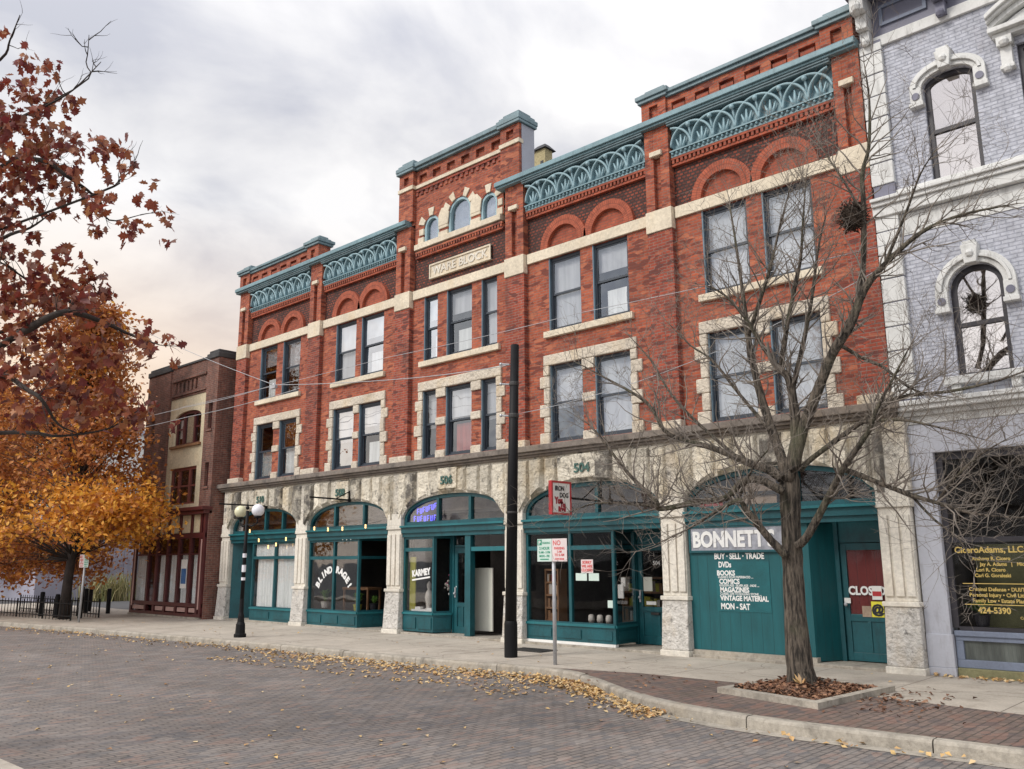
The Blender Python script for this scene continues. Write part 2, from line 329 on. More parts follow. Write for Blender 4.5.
M['olive'] = paint('olive_yellow_cloth', (0.32, 0.30, 0.03), 0.8, 0.2, 4, 0)
M['khaki'] = paint('dim_khaki_screen', (0.10, 0.10, 0.045), 0.8, 0.2, 2, 0)
M['pinkcloth'] = paint('magenta_paper', (0.45, 0.10, 0.20), 0.7, 0.2, 4, 0)
M['wood'] = paint('brown_wood', (0.22, 0.11, 0.05), 0.6, 0.2, 4, 0.1)
M['pale'] = paint('pale_ceramic', (0.45, 0.42, 0.38), 0.5, 0.15, 6, 0)
M['tan_glass'] = paint('tan_paper_behind_transom', (0.40, 0.30, 0.22), 0.8, 0.25, 3, 0)
M['blue_poster'] = paint('blue_poster_ink', (0.05, 0.14, 0.33), 0.6, 0.3, 5, 0)
M['iron'] = paint('dull_iron', (0.035, 0.033, 0.032), 0.6, 0.2, 6, 0.2)

def street_material():
    m = brick('street_brick', (0.20, 0.165, 0.142), (0.152, 0.133, 0.12), (0.055, 0.05, 0.046), bw=0.205, bh=0.088, ms=0.010, plan=True,
              soot=(0.25, 0.225, 0.21), sootlim=(0.42, 0.72, 0.5), bs=1.0, var=0.2, rough=0.8,
              extra=[(0, 0.84, (0.25, 0.16, 0.125), 0.6), (1, 0.78, (0.095, 0.095, 0.10), 0.75), (2, 0.90, (0.28, 0.25, 0.225), 0.45), (0, 0.0, (0.19, 0.17, 0.165), 0.15)])
    # long worn lanes and dark drips along the way the traffic runs
    N, L = m.node_tree.nodes, m.node_tree.links; B = N['Principled BSDF']; src = B.inputs['Base Color'].links[0].from_socket; p = pos(N)
    lane = noise(N, L, p, 0.5, 4, 0.55, (0.18, 1.6, 1)); spot = noise(N, L, p, 1.7, 6, 0.7)
    c = scalec(N, L, src, rng(N, L, lane, 0.35, 0.65, 0.9, 1.1)); c = mixc(N, L, rng(N, L, spot, 0.60, 0.70, 0, 0.45), c, (0.05, 0.047, 0.045))
    L.new(c, B.inputs['Base Color'])
    return m
M['street'] = street_material()
M['walkbrick'] = brick('brown_paving_brick', (0.19, 0.135, 0.11), (0.145, 0.11, 0.095), (0.075, 0.062, 0.052), bw=0.21, bh=0.105, ms=0.01, plan=True, bs=0.7, sootlim=(0.5, 0.75, 0.5), soot=(0.10, 0.08, 0.06), extra=[(0, 0.75, (0.22, 0.12, 0.09), 0.5), (1, 0.8, (0.09, 0.075, 0.075), 0.6)])
def walk_material():
    m, N, L, B = newmat('pavement_concrete'); p = pos(N)
    s = N.new('ShaderNodeSeparateXYZ'); L.new(p, s.inputs[0])
    def joint(v, step, off):
        fr = mth(N, L, 'FRACT', mth(N, L, 'DIVIDE', mth(N, L, 'ADD', v, off), step)); return mth(N, L, 'LESS_THAN', fr, 0.012)
    j = mth(N, L, 'MAXIMUM', joint(s.outputs[0], 1.62, 4.75 + 32.4), joint(s.outputs[1], 1.55, 31.2))
    a = noise(N, L, p, 0.8, 6, 0.6); f = noise(N, L, p, 30, 4, 0.7); t = noise(N, L, p, 2.4, 7, 0.7)
    c = scalec(N, L, (0.43, 0.385, 0.325), mth(N, L, 'MULTIPLY', rng(N, L, a, 0.3, 0.7, 0.86, 1.14), rng(N, L, f, 0.3, 0.7, 0.85, 1.15)))
    c = mixc(N, L, rng(N, L, t, 0.50, 0.72, 0, 0.6), c, (0.22, 0.18, 0.14)); g = N.new('ShaderNodeTexVoronoi'); g.inputs['Scale'].default_value = 2.6; L.new(p, g.inputs[0]); c = mixc(N, L, rng(N, L, g.outputs['Distance'], 0.02, 0.045, 0.7, 0), c, (0.10, 0.09, 0.08)); ck = N.new('ShaderNodeTexVoronoi'); ck.feature = 'DISTANCE_TO_EDGE'; ck.inputs['Scale'].default_value = 0.33; wv = N.new('ShaderNodeVectorMath'); wv.operation = 'MULTIPLY_ADD'; wn = N.new('ShaderNodeTexNoise'); wn.inputs['Scale'].default_value = 1.7; L.new(p, wn.inputs[0]); L.new(wn.outputs[1], wv.inputs[0]); wv.inputs[1].default_value = (.7, .7, 0); L.new(p, wv.inputs[2]); L.new(wv.outputs[0], ck.inputs[0]); c = mixc(N, L, rng(N, L, ck.outputs[0], 0.001, 0.004, 0.6, 0), c, (0.12, 0.10, 0.08))
    c = mixc(N, L, mth(N, L, 'MULTIPLY', j, 0.75), c, (0.12, 0.10, 0.08))
    L.new(c, B.inputs['Base Color']); B.inputs['Roughness'].default_value = 0.9
    bump(N, L, B, mth(N, L, 'SUBTRACT', mth(N, L, 'MULTIPLY', f, 0.3), j), 0.4, 0.01); return m
M['walk'] = walk_material()

# ---------------------------------------------------------------- mesh builder
class MB:
    def __init__(s): s.v = []; s.f = []; s.m = []
    def add(s, vs, fs, mi=0):
        o = len(s.v); s.v += [tuple(q) for q in vs]
        for f in fs: s.f.append(tuple(i + o for i in f)); s.m.append(mi)
        return s
    def quad(s, a, b, c, d, mi=0): return s.add([a, b, c, d], [(0, 1, 2, 3)], mi)
    def box(s, x0, x1, y0, y1, z0, z1, mi=0):
        v = [(x, y, z) for z in (z0, z1) for y in (y0, y1) for x in (x0, x1)]
        return s.add(v, [(0, 2, 3, 1), (4, 5, 7, 6), (0, 1, 5, 4), (2, 6, 7, 3), (0, 4, 6, 2), (1, 3, 7, 5)], mi)
    def slab(s, p, q, t, z0, z1, mi=0):
        """upright board between plan points p and q, thickness t to the left of p->q"""
        d = Vector((q[0] - p[0], q[1] - p[1])).normalized(); n = Vector((-d.y, d.x)) * t
        pl = [p, q, (q[0] + n.x, q[1] + n.y), (p[0] + n.x, p[1] + n.y)]
        v = [(a, b, z) for z in (z0, z1) for a, b in pl]
        return s.add(v, [(3, 2, 1, 0), (4, 5, 6, 7), (0, 1, 5, 4), (1, 2, 6, 5), (2, 3, 7, 6), (3, 0, 4, 7)], mi)
    def hexa(s, v, mi=0):
        return s.add(v, [(0, 2, 3, 1), (4, 5, 7, 6), (0, 1, 5, 4), (2, 6, 7, 3), (0, 4, 6, 2), (1, 3, 7, 5)], mi)
    def prism(s, poly, y0, y1, mi=0):
        """polygon in X-Z pushed from y0 to y1"""
        n = len(poly); v = [(x, y0, z) for x, z in poly] + [(x, y1, z) for x, z in poly]
        f = [tuple(range(n)), tuple(range(2 * n - 1, n - 1, -1))] + [(i, i + n, (i + 1) % n + n, (i + 1) % n) for i in range(n)]
        return s.add(v, f, mi)
    def slabplan(s, poly, z0, z1, mi=0):
        n = len(poly); v = [(x, y, z0) for x, y in poly] + [(x, y, z1) for x, y in poly]
        f = [tuple(range(n - 1, -1, -1)), tuple(range(n, 2 * n))] + [(i, (i + 1) % n, (i + 1) % n + n, i + n) for i in range(n)]
        return s.add(v, f, mi)
    def tube(s, pts, rad, n=6, mi=0, cap=True):
        pts = [Vector(p) for p in pts]; k = len(pts)
        if isinstance(rad, (int, float)): rad = [rad] * k
        o = len(s.v); ref = None
        for i, p in enumerate(pts):
            d = (pts[min(i + 1, k - 1)] - pts[max(i - 1, 0)])
            d = d.normalized() if d.length > 1e-9 else Vector((0, 0, 1))
            if ref is None: ref = d.orthogonal().normalized()
            ref = (ref - d * ref.dot(d)); ref = ref.normalized() if ref.length > 1e-6 else d.orthogonal().normalized()
            b = d.cross(ref)
            for j in range(n):
                a = 2 * math.pi * j / n; s.v.append(tuple(p + (ref * math.cos(a) + b * math.sin(a)) * rad[i]))
        for i in range(k - 1):
            for j in range(n):
                a = o + i * n + j; b2 = o + i * n + (j + 1) % n
                s.f.append((a, b2, b2 + n, a + n)); s.m.append(mi)
        if cap:
            s.f.append(tuple(o + j for j in range(n - 1, -1, -1))); s.m.append(mi)
            s.f.append(tuple(o + (k - 1) * n + j for j in range(n))); s.m.append(mi)
        return s
    def lathe(s, prof, cx, cy, n=16, mi=0):
        o = len(s.v); k = len(prof)
        for r, z in prof:
            for j in range(n): a = 2 * math.pi * j / n; s.v.append((cx + r * math.cos(a), cy + r * math.sin(a), z))
        for i in range(k - 1):
            for j in range(n): a = o + i * n + j; b = o + i * n + (j + 1) % n; s.f.append((a, b, b + n, a + n)); s.m.append(mi)
        s.f.append(tuple(o + j for j in range(n - 1, -1, -1))); s.m.append(mi)
        s.f.append(tuple(o + (k - 1) * n + j for j in range(n))); s.m.append(mi)
        return s
    def ball(s, c, r, n=10, sz=1.0, mi=0):
        k = max(4, n // 2)
        return s.lathe([(max(1e-4, r * math.sin(math.pi * i / k)), c[2] - r * sz * math.cos(math.pi * i / k)) for i in range(k + 1)], c[0], c[1], n, mi)
    def wall(s, x0, x1, z0, z1, y, holes, depth, mi=0, rmi=None):
        """front sheet at y with rectangular holes and their reveals"""
        rmi = mi if rmi is None else rmi
        xs = sorted({x0, x1, *[h[0] for h in holes], *[h[1] for h in holes]}); zs = sorted({z0, z1, *[h[2] for h in holes], *[h[3] for h in holes]})
        for i in range(len(xs) - 1):
            for j in range(len(zs) - 1):
                cx = (xs[i] + xs[i + 1]) / 2; cz = (zs[j] + zs[j + 1]) / 2
                if any(h[0] < cx < h[1] and h[2] < cz < h[3] for h in holes): continue
                s.quad((xs[i], y, zs[j]), (xs[i + 1], y, zs[j]), (xs[i + 1], y, zs[j + 1]), (xs[i], y, zs[j + 1]), mi)
        for a, b, c, d in holes:
            s.quad((a, y, c), (a, y + depth, c), (a, y + depth, d), (a, y, d), rmi); s.quad((b, y, c), (b, y, d), (b, y + depth, d), (b, y + depth, c), rmi)
            s.quad((a, y, c), (b, y, c), (b, y + depth, c), (a, y + depth, c), rmi); s.quad((a, y, d), (a, y + depth, d), (b, y + depth, d), (b, y, d), rmi)
        return s
    def archwall(s, a, b, zs, h, ztop, y, depth, n=24, mi=0, ex=2.0):
        """sheet from a curved arch line up to ztop, with the soffit; ex is the superellipse exponent"""
        c = (a + b) / 2; hw = (b - a) / 2
        P = []
        for i in range(n + 1):
            t = math.pi * (1 - i / n); x = c + hw * math.cos(t); q = abs((x - c) / hw)
            P.append((x, zs + h * max(0, 1 - q ** ex) ** (1 / ex)))
        for (xa, za), (xb, zb) in zip(P, P[1:]):
            s.quad((xa, y, za), (xb, y, zb), (xb, y, ztop), (xa, y, ztop), mi)
            s.quad((xa, y, za), (xa, y + depth, za), (xb, y + depth, zb), (xb, y, zb), mi)
        return P
    def obj(s, name, mats, parent=None, smooth=False, recalc=True, bevel=0):
        me = bpy.data.meshes.new(name)
        off = Vector((0, 0, 0))
        q = parent
        while q is not None: off += Vector(q.location); q = q.parent
        me.from_pydata([(x - off.x, y - off.y, z - off.z) for x, y, z in s.v], [], s.f)
        mats = mats if isinstance(mats, (list, tuple)) else [mats]
        for k in mats: me.materials.append(M[k] if isinstance(k, str) else k)
        me.polygons.foreach_set('material_index', s.m)
        if recalc:
            bm = bmesh.new(); bm.from_mesh(me); bmesh.ops.recalc_face_normals(bm, faces=bm.faces); bm.to_mesh(me); bm.free()
        if smooth:
            me.polygons.foreach_set('use_smooth', [True] * len(me.polygons))
        me.update()
        o = bpy.data.objects.new(name, me); C.objects.link(o)
        if parent: o.parent = parent
        if bevel:
            b = o.modifiers.new('bevel', 'BEVEL'); b.width = bevel; b.segments = 2; b.limit_method = 'ANGLE'; b.angle_limit = R(50)
        return o
def bx(*a): return MB().box(*a)
def tag(o, label, cat, group=None):
    o['label'] = label; o['category'] = cat
    if group: o['group'] = group
    return o
def thing(name, label, cat, loc, group=None):
    o = bpy.data.objects.new(name, None); o.empty_display_size = 0.3; C.objects.link(o); o.location = loc
    return tag(o, label, cat, group)
def struct(o, kind='structure'): o['kind'] = kind; return o
_dg = []
def text_mb(body, x, y, z, size, align='LEFT', bold=0.0, sx=1.0, rot=0.0, face='-y', extr=0.003, spacing=1.0):
    """flat raised letters facing -Y (or +X); x,z is the baseline start or centre"""
    cu = bpy.data.curves.new('lettering', 'FONT'); cu.body = body; cu.size = size; cu.align_x = align; cu.extrude = extr; cu.offset = bold
    cu.resolution_u = 3; cu.space_character = spacing
    t = bpy.data.objects.new('lettering', cu); C.objects.link(t)
    dg = bpy.context.evaluated_depsgraph_get(); me = bpy.data.meshes.new_from_object(t.evaluated_get(dg))
    mb = MB(); cs, sn = math.cos(rot), math.sin(rot)
    vs = []
    for v in me.vertices:
        a, b, d = v.co.x * sx, v.co.y, v.co.z
        a, b = a * cs - b * sn, a * sn + b * cs
        vs.append((x + a, y - d, z + b) if face == '-y' else (x + d, y + a, z + b))
    mb.add(vs, [tuple(p.vertices) for p in me.polygons])
    C.objects.unlink(t); bpy.data.objects.remove(t); bpy.data.curves.remove(cu); bpy.data.meshes.remove(me)
    return mb
def merge(*mbs):
    r = MB()
    for q in mbs:
        o = len(r.v); r.v += q.v; r.f += [tuple(i + o for i in f) for f in q.f]; r.m += q.m
    return r

# ---------------------------------------------------------------- ground, street, pavements
KERB = [(-60, -7.6), (-45, -6.3), (-31, -5.25), (-26, -4.68), (-20.3, -4.12), (-15.4, -3.84), (-12.8, -3.69), (-11.5, -3.6), (-10.4, -3.45),
        (-9.8, -3.42), (-9.2, -3.6), (-8.4, -4.05), (-7.55, -4.62), (-6.9, -5.0), (-6.3, -5.22), (-5.5, -5.38), (-4.4, -5.42), (-3.0, -5.38), (0, -5.33), (8, -5.3)]
KH = 0.13
struct(MB().quad((-900, -900, -0.16), (900, -900, -0.16), (900, 900, -0.16), (-900, 900, -0.16)).obj('ground', 'asphalt'))
mb = MB()
for (x0, y0), (x1, y1) in zip(KERB, KERB[1:]):
    mb.quad((x0, -11.9, -KH), (x1, -11.9, -KH), (x1, y1 + .02, -KH), (x0, y0 + .02, -KH))
struct(mb.obj('brick_street', 'street'))
def inset(d): return [(x, y + d) for x, y in KERB]
K2 = inset(0.16)
mb = MB()
for (x0, y0), (x1, y1) in zip(K2, K2[1:]):
    if x1 <= -32.9: continue
    mb.quad((x0, y0, -0.004), (x1, y1, -0.004), (x1, 0.6, -0.004), (x0, 0.6, -0.004))
struct(mb.obj('pavement', 'walk'))
mb = MB(); bl = [(-9.9, -3.26), (-8.4, -2.9), (-6.6, -2.9), (-4.6, -2.95), (-2.9, -3.2), (8, -3.3)]
def blin(x):
    for (a, b), (c, d) in zip(bl, bl[1:]):
        if a <= x <= c: return b + (d - b) * (x - a) / (c - a)
def klin(x):
    for (a, b), (c, d) in zip(K2, K2[1:]):
        if a <= x <= c: return b + (d - b) * (x - a) / (c - a)
xs = [-9.85 + i * .25 for i in range(60)]
for a, b in zip(xs, xs[1:]):
    if b > 7.9: break
    mb.quad((a, klin(a), 0.001), (b, klin(b), 0.001), (b, blin(b), 0.001), (a, blin(a), 0.001))
struct(mb.obj('brick_pavement_strip', 'walkbrick'))
mb = MB()
rr = random.Random(4)
# kerb stones of about two metres with open joints, each with a rounded top edge
def kerb_pt(s):
    for (x0, y0), (x1, y1) in zip(KERB, KERB[1:]):
        l = math.hypot(x1 - x0, y1 - y0)
        if s <= l: return (x0 + (x1 - x0) * s / l, y0 + (y1 - y0) * s / l), (-(y1 - y0) / l, (x1 - x0) / l)
        s -= l
    return KERB[-1], (0, 1)
tot = sum(math.hypot(b[0] - a[0], b[1] - a[1]) for a, b in zip(KERB, KERB[1:]))
s = 27.0
while s < tot - 2:
    ln = 1.9 + rr.random() * .25; dz = rr.uniform(-.006, .006); k = 6
    rows = []
    for i in range(k + 1):
        (x, y), (nx, ny) = kerb_pt(s + (ln - .015) * i / k)
        prof = [(-.012, -.2), (0.0, -.03 + dz), (.012, -.008 + dz), (.035, 0.004 + dz), (.158, 0.004 + dz), (.158, -.2)]
        rows.append([(x + nx * d, y + ny * d, z) for d, z in prof])
    o = len(mb.v); n = len(rows[0])
    for r_ in rows: mb.v += r_
    for i in range(k):
        for j in range(n - 1): mb.f.append((o + i * n + j, o + (i + 1) * n + j, o + (i + 1) * n + j + 1, o + i * n + j + 1)); mb.m.append(0)
    mb.f.append(tuple(o + j for j in range(n))); mb.m.append(0); mb.f.append(tuple(o + k * n + j for j in range(n))[::-1]); mb.m.append(0)
    s += ln
struct(mb.obj('kerb', 'concrete'))
mb = MB()
for (x0, y0), (x1, y1) in zip(KERB[5:], KERB[6:]):
    mb.quad((x0, y0 - .22, -KH + .004), (x1, y1 - .22, -KH + .004), (x1, y1, -KH + .004), (x0, y0, -KH + .004))
struct(mb.obj('gutter_strip', 'concrete'))
struct(bx(-40, 8, -19, -11.9, -.2, 0.0).obj('near_pavement', 'walk'))
struct(bx(-60, -32.9, -4.2, 30, -.2, -.09).obj('side_street', 'asphalt'))

# ---------------------------------------------------------------- the red brick block
BR = thing('brick_building', 'long three-storey red brick block with blue cornice, raised central gable and five stone shop arches', 'building', (-15.9, 0, 0))
PX = [-26.63, -22.36, -18.16, -13.94, -9.76, -5.57]
PW = 0.62
WIN = [[(-25.47, -24.48), (-24.12, -23.13)], [(-21.22, -20.23), (-19.97, -18.94)],
       [(-17.20, -16.66), (-16.30, -15.35), (-15.00, -14.45)], [(-12.74, -11.78), (-11.43, -10.45)], [(-8.58, -7.57), (-7.24, -6.23)]]
WIN = [[(round(a * .9925, 3), round(b * .9925, 3)) for a, b in bay] for bay in WIN]
XL, XR = -26.72, -5.06
Z2, T2, Z3, T3 = 4.41, 6.20, 7.01, 8.80
SO = [(-26.22, -22.42), (-21.85, -18.15), (-17.60, -13.90), (-13.34, -9.66), (-9.11, -5.42)]

holes = [(a, b, Z2, T2) for bay in WIN for a, b in bay] + [(a, b, Z3, T3) for bay in WIN for a, b in bay]
mb = MB().wall(XL, XR, 4.2, 8.95, 0, holes, .22)
mb.box(XL, XL + .3, .003, 14, -.1, 11.0); mb.box(XR - .3, XR, .003, 14, 4.0, 11.0); mb.box(XL, XR, 13.8, 14, -.1, 11)
mb.obj('wall', 'brick', BR)
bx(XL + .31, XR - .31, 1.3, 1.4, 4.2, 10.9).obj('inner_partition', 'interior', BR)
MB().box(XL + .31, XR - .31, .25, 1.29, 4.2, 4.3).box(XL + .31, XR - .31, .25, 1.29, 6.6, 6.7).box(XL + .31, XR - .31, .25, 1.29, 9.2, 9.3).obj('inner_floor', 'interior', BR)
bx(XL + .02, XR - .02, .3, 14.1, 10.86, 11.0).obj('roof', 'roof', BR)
# dark textured brick above the stone band, set back behind arches and pilasters
THX = [(-17.13, -16.52), (-16.16, -15.28), (-14.93, -14.33)]
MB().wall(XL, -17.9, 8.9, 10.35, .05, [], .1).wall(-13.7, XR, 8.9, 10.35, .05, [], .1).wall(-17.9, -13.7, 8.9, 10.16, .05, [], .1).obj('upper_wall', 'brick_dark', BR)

# pilasters
for i, x in enumerate(PX):
    w_ = PW if i < 5 else .52
    p = MB().box(x, x + w_, -.13, .0, 4.5, 8.585).obj('pilaster', 'brick_pier', BR, bevel=.006)
    u = MB(); a = w_ * .36
    u.box(x + .01, x + a, -.13, .06, 9.065, 10.94); u.box(x + w_ - a, x + w_ - .01, -.13, .06, 9.065, 10.94)
    u.box(x + a + .002, x + w_ - a - .002, -.03, .06, 9.065, 10.3); u.box(x + a + .002, x + w_ - a - .002, -.127, .06, 10.302, 10.94)
    u.obj('upper_shaft', 'brick', p)
    bx(x - .01, x + w_ + .01, -.16, .0, 8.587, 9.063).obj('stone_block', 'stone_cream', p, bevel=.012)
    bx(x + a - .06, x + w_ - a + .06, -.20, -.03, 10.28, 10.39).obj('slot_cap', 'stone_cream', p, bevel=.01)
    bx(x - .04, x + w_ + .04, -.2, .0, 4.335, 4.52).obj('pilaster_foot', 'stone_quoin', p, bevel=.02)

# stone band over the top windows
for i in range(5):
    bx(PX[i] + PW + .032, PX[i + 1] - .032, -.055, .06, 8.803, 9.055).obj('stone_band', 'stone_cream', BR, bevel=.008)

# windows
def window(x0, x1, z0, z1, blind, par=BR):
    y = .06; m = MB(); f = .045; zm = z0 + (z1 - z0) * .5
    for a, b, c, d in ((x0 + .002, x0 + f + .02, z0, z1), (x1 - f, x1 - .002, z0, z1), (x0 + f + .02, x1 - f, z1 - .075, z1), (x0 + f + .02, x1 - f, z0, z0 + .05)):
        m.box(a, b, y, y + .09, c + .002, d - .002, 0)
    m.box(x0 + .002, x0 + .03, y - .06, y - .002, z0 + .002, z1 - .002, 2)           # brick mould on the jamb
    g = .028
    for za, zb, yy in ((zm - .02, z1 - .077, y + .02), (z0 + .052, zm + .03, y + .05)):
        a, b = x0 + f + .022, x1 - f - .002
        m.box(a, a + g, yy, yy + .03, za, zb, 1); m.box(b - g, b, yy, yy + .03, za, zb, 1)
        m.box(a + g, b - g, yy, yy + .03, za, za + .05, 1); m.box(a + g, b - g, yy, yy + .03, zb - .04, zb, 1)
    w_ = m.obj('window', ['sash_dark', 'sash_dark', 'sash'], par)
    a, b = x0 + f + .03, x1 - f - .01
    for nm, yy, za, zb in (('upper_pane', y + .034, zm, z1 - .09), ('lower_pane', y + .064, z0 + .06, zm)):
        t = [random.uniform(-.006, .006) for _ in range(4)]               # old panes never sit quite true
        MB().add([(a, yy + t[0], za), (b, yy + t[1], za), (b, yy + t[2], zb), (a, yy + t[3], zb)], [(0, 1, 2, 3)]).obj(nm, 'glass_up', w_, smooth=True)
    yb = y + .13
    if blind == 'full': bx(x0 + .03, x1 - .03, yb, yb + .01, z0 + .02, z1).obj('blind', 'blind', w_)
    elif blind == 'half': bx(x0 + .03, x1 - .03, yb, yb + .01, zm - .1, z1).obj('blind', 'blind', w_)
    elif blind == 'low': bx(x0 + .16, x1 - .05, yb, yb + .01, z0 + .02, zm + .05).obj('curtain', 'curtain', w_)
    elif blind == 'red':
        bx(x0 + .03, x1 - .03, yb, yb + .01, zm + .1, z1).obj('blind', 'blind', w_)
        bx(x0 + .2, x1 - .12, yb + .02, yb + .03, z0 + .1, zm - .08).obj('curtain', 'curtain_red', w_)
    elif blind == 'mix':
        bx(x0 + .03, x1 - .03, yb, yb + .01, zm + .25, z1).obj('blind', 'blind', w_)
        bx(x0 + .25, x1 - .2, yb + .02, yb + .03, z0 + .02, zm - .2).obj('curtain', 'curtain', w_)
    return w_
B2 = [['low', 'low'], ['half', 'mix'], ['half', 'red', 'half'], ['half', 'full'], ['full', 'full']]
B3 = [['mix', 'half'], ['full', 'mix'], ['mix', 'mix', 'full'], ['full', 'mix'], ['full', 'full']]
for i in range(5):
    for j, (a, b) in enumerate(WIN[i]):
        window(a, b, Z2, T2, B2[i][j]); window(a, b, Z3, T3, B3[i][j])
    a, b = WIN[i][0][0], WIN[i][-1][1]
    bx(a - .12, b + .12, -.09, .12, Z3 - .15, Z3 - .002).obj('window_sill', 'stone_cream', BR, bevel=.012)
    # rock-faced surround of the first-floor windows: lintel, toothed jambs, blocks in the mullion piers
    rs = random.Random(i)
    sr = bx(a - .17, b + .17, -.055, .1, T2 + .003, T2 + .25).obj('stone_surround', 'stone_quoin', BR, bevel=.022)
    for side in (0, 1):
        z = Z2 - .07; k = 0; m = MB()
        while z < T2 - .02:
            h = (.30, .36, .30, .38, .28, .33)[k % 6]; h = min(h, T2 - z)
            wd = .29 if k % 2 == 0 else .17
            dy = rs.uniform(-.015, .015)
            if side == 0: m.box(a - wd, a + .004, -.05 + dy, .118, z + .004, z + h - .004)
            else: m.box(b - .004, b + wd, -.05 + dy, .118, z + .004, z + h - .004)
            z += h; k += 1
        m.obj('jamb', 'stone_quoin', sr, bevel=.022)
    for q in range(len(WIN[i]) - 1):
        l, r_ = WIN[i][q][1] - .004, WIN[i][q + 1][0] + .004
        for z0, z1 in ((Z2 - .07, Z2 + .17), (Z2 + .82, Z2 + 1.02), (T2 - .24, T2 - .001)):
            bx(l, r_, -.045, .118, z0, z1).obj('mullion_stone', 'stone_quoin', sr, bevel=.022)

# blind arches over the top windows
def ring(cx, cz, ri, ro, y0, y1, n=22, a0=0, a1=math.pi):
    m = MB()
    for i in range(n):
        p, q = a0 + (a1 - a0) * i / n, a0 + (a1 - a0) * (i + 1) / n
        v = [(cx + r_ * math.cos(t), y, cz + r_ * math.sin(t)) for y in (y0, y1) for t, r_ in ((p, ri), (q, ri), (q, ro), (p, ro))]
        m.add(v, [(0, 1, 2, 3), (7, 6, 5, 4), (0, 4, 5, 1), (3, 2, 6, 7)])
    return m
def radial_brick(name, cx, cz):
    """courses of an arch: narrow bricks standing on end around the centre"""
    m, N, L, B = newmat(name); p = pos(N); s = N.new('ShaderNodeSeparateXYZ'); L.new(p, s.inputs[0])
    dx = mth(N, L, 'SUBTRACT', s.outputs[0], cx); dz = mth(N, L, 'SUBTRACT', s.outputs[2], cz)
    an = mth(N, L, 'ARCTAN2', dz, dx); ra = mth(N, L, 'SQRT', mth(N, L, 'ADD', mth(N, L, 'MULTIPLY', dx, dx), mth(N, L, 'MULTIPLY', dz, dz)))
    fa = mth(N, L, 'FRACT', mth(N, L, 'MULTIPLY', an, 34 / math.pi)); j = mth(N, L, 'LESS_THAN', fa, 0.2)
    j = mth(N, L, 'MAXIMUM', j, mth(N, L, 'COMPARE', ra, 0.575, 0.008))
    sm = noise(N, L, p, 10, 4); c = scalec(N, L, (0.37, 0.09, 0.045), rng(N, L, sm, 0.3, 0.7, 0.65, 1.3))
    c = mixc(N, L, mth(N, L, 'MULTIPLY', j, 0.7), c, (0.15, 0.045, 0.03))
    L.new(c, B.inputs['Base Color']); B.inputs['Roughness'].default_value = 0.85
    bump(N, L, B, mth(N, L, 'SUBTRACT', mth(N, L, 'MULTIPLY', sm, 0.4), j), 0.6, 0.01); return m
for i in (0, 1, 3, 4):
    for a, b in WIN[i]:
        cx = (a + b) / 2 + (.0 if a == WIN[i][0][0] else -.0)
        g = ring(cx, 9.06, .47, .665 if i == 0 else .69, -.05, .05).obj('blind_arch', radial_brick('arch_voussoirs', cx, 9.06), BR)
        tp = [(cx + .469 * math.cos(math.pi * k / 16), 9.058 + .469 * math.sin(math.pi * k / 16)) for k in range(17)]
        MB().prism(tp, .044, .06).obj('arch_infill', 'brick_arch', g)

# saw-tooth course under the frieze
def toothed(x0, x1, z0, z1, y0, step, name='toothed_course', mat='brick_arch', par=BR):
    m = MB(); m.box(x0, x1, y0 + .06, .06, z0, z1); m.box(x0, x1, y0, .06, z1 - .05, z1 + .002); m.box(x0, x1, y0 + .02, .06, z0 - .05, z0 + .001)
    n = int((x1 - x0) / step)
    for k in range(n):
        xa = x0 + (k + .2) * (x1 - x0) / n; m.box(xa, xa + step * .55, y0 + .005, y0 + .07, z0 + .004, z1 - .053)
    return m.obj(name, mat, par)
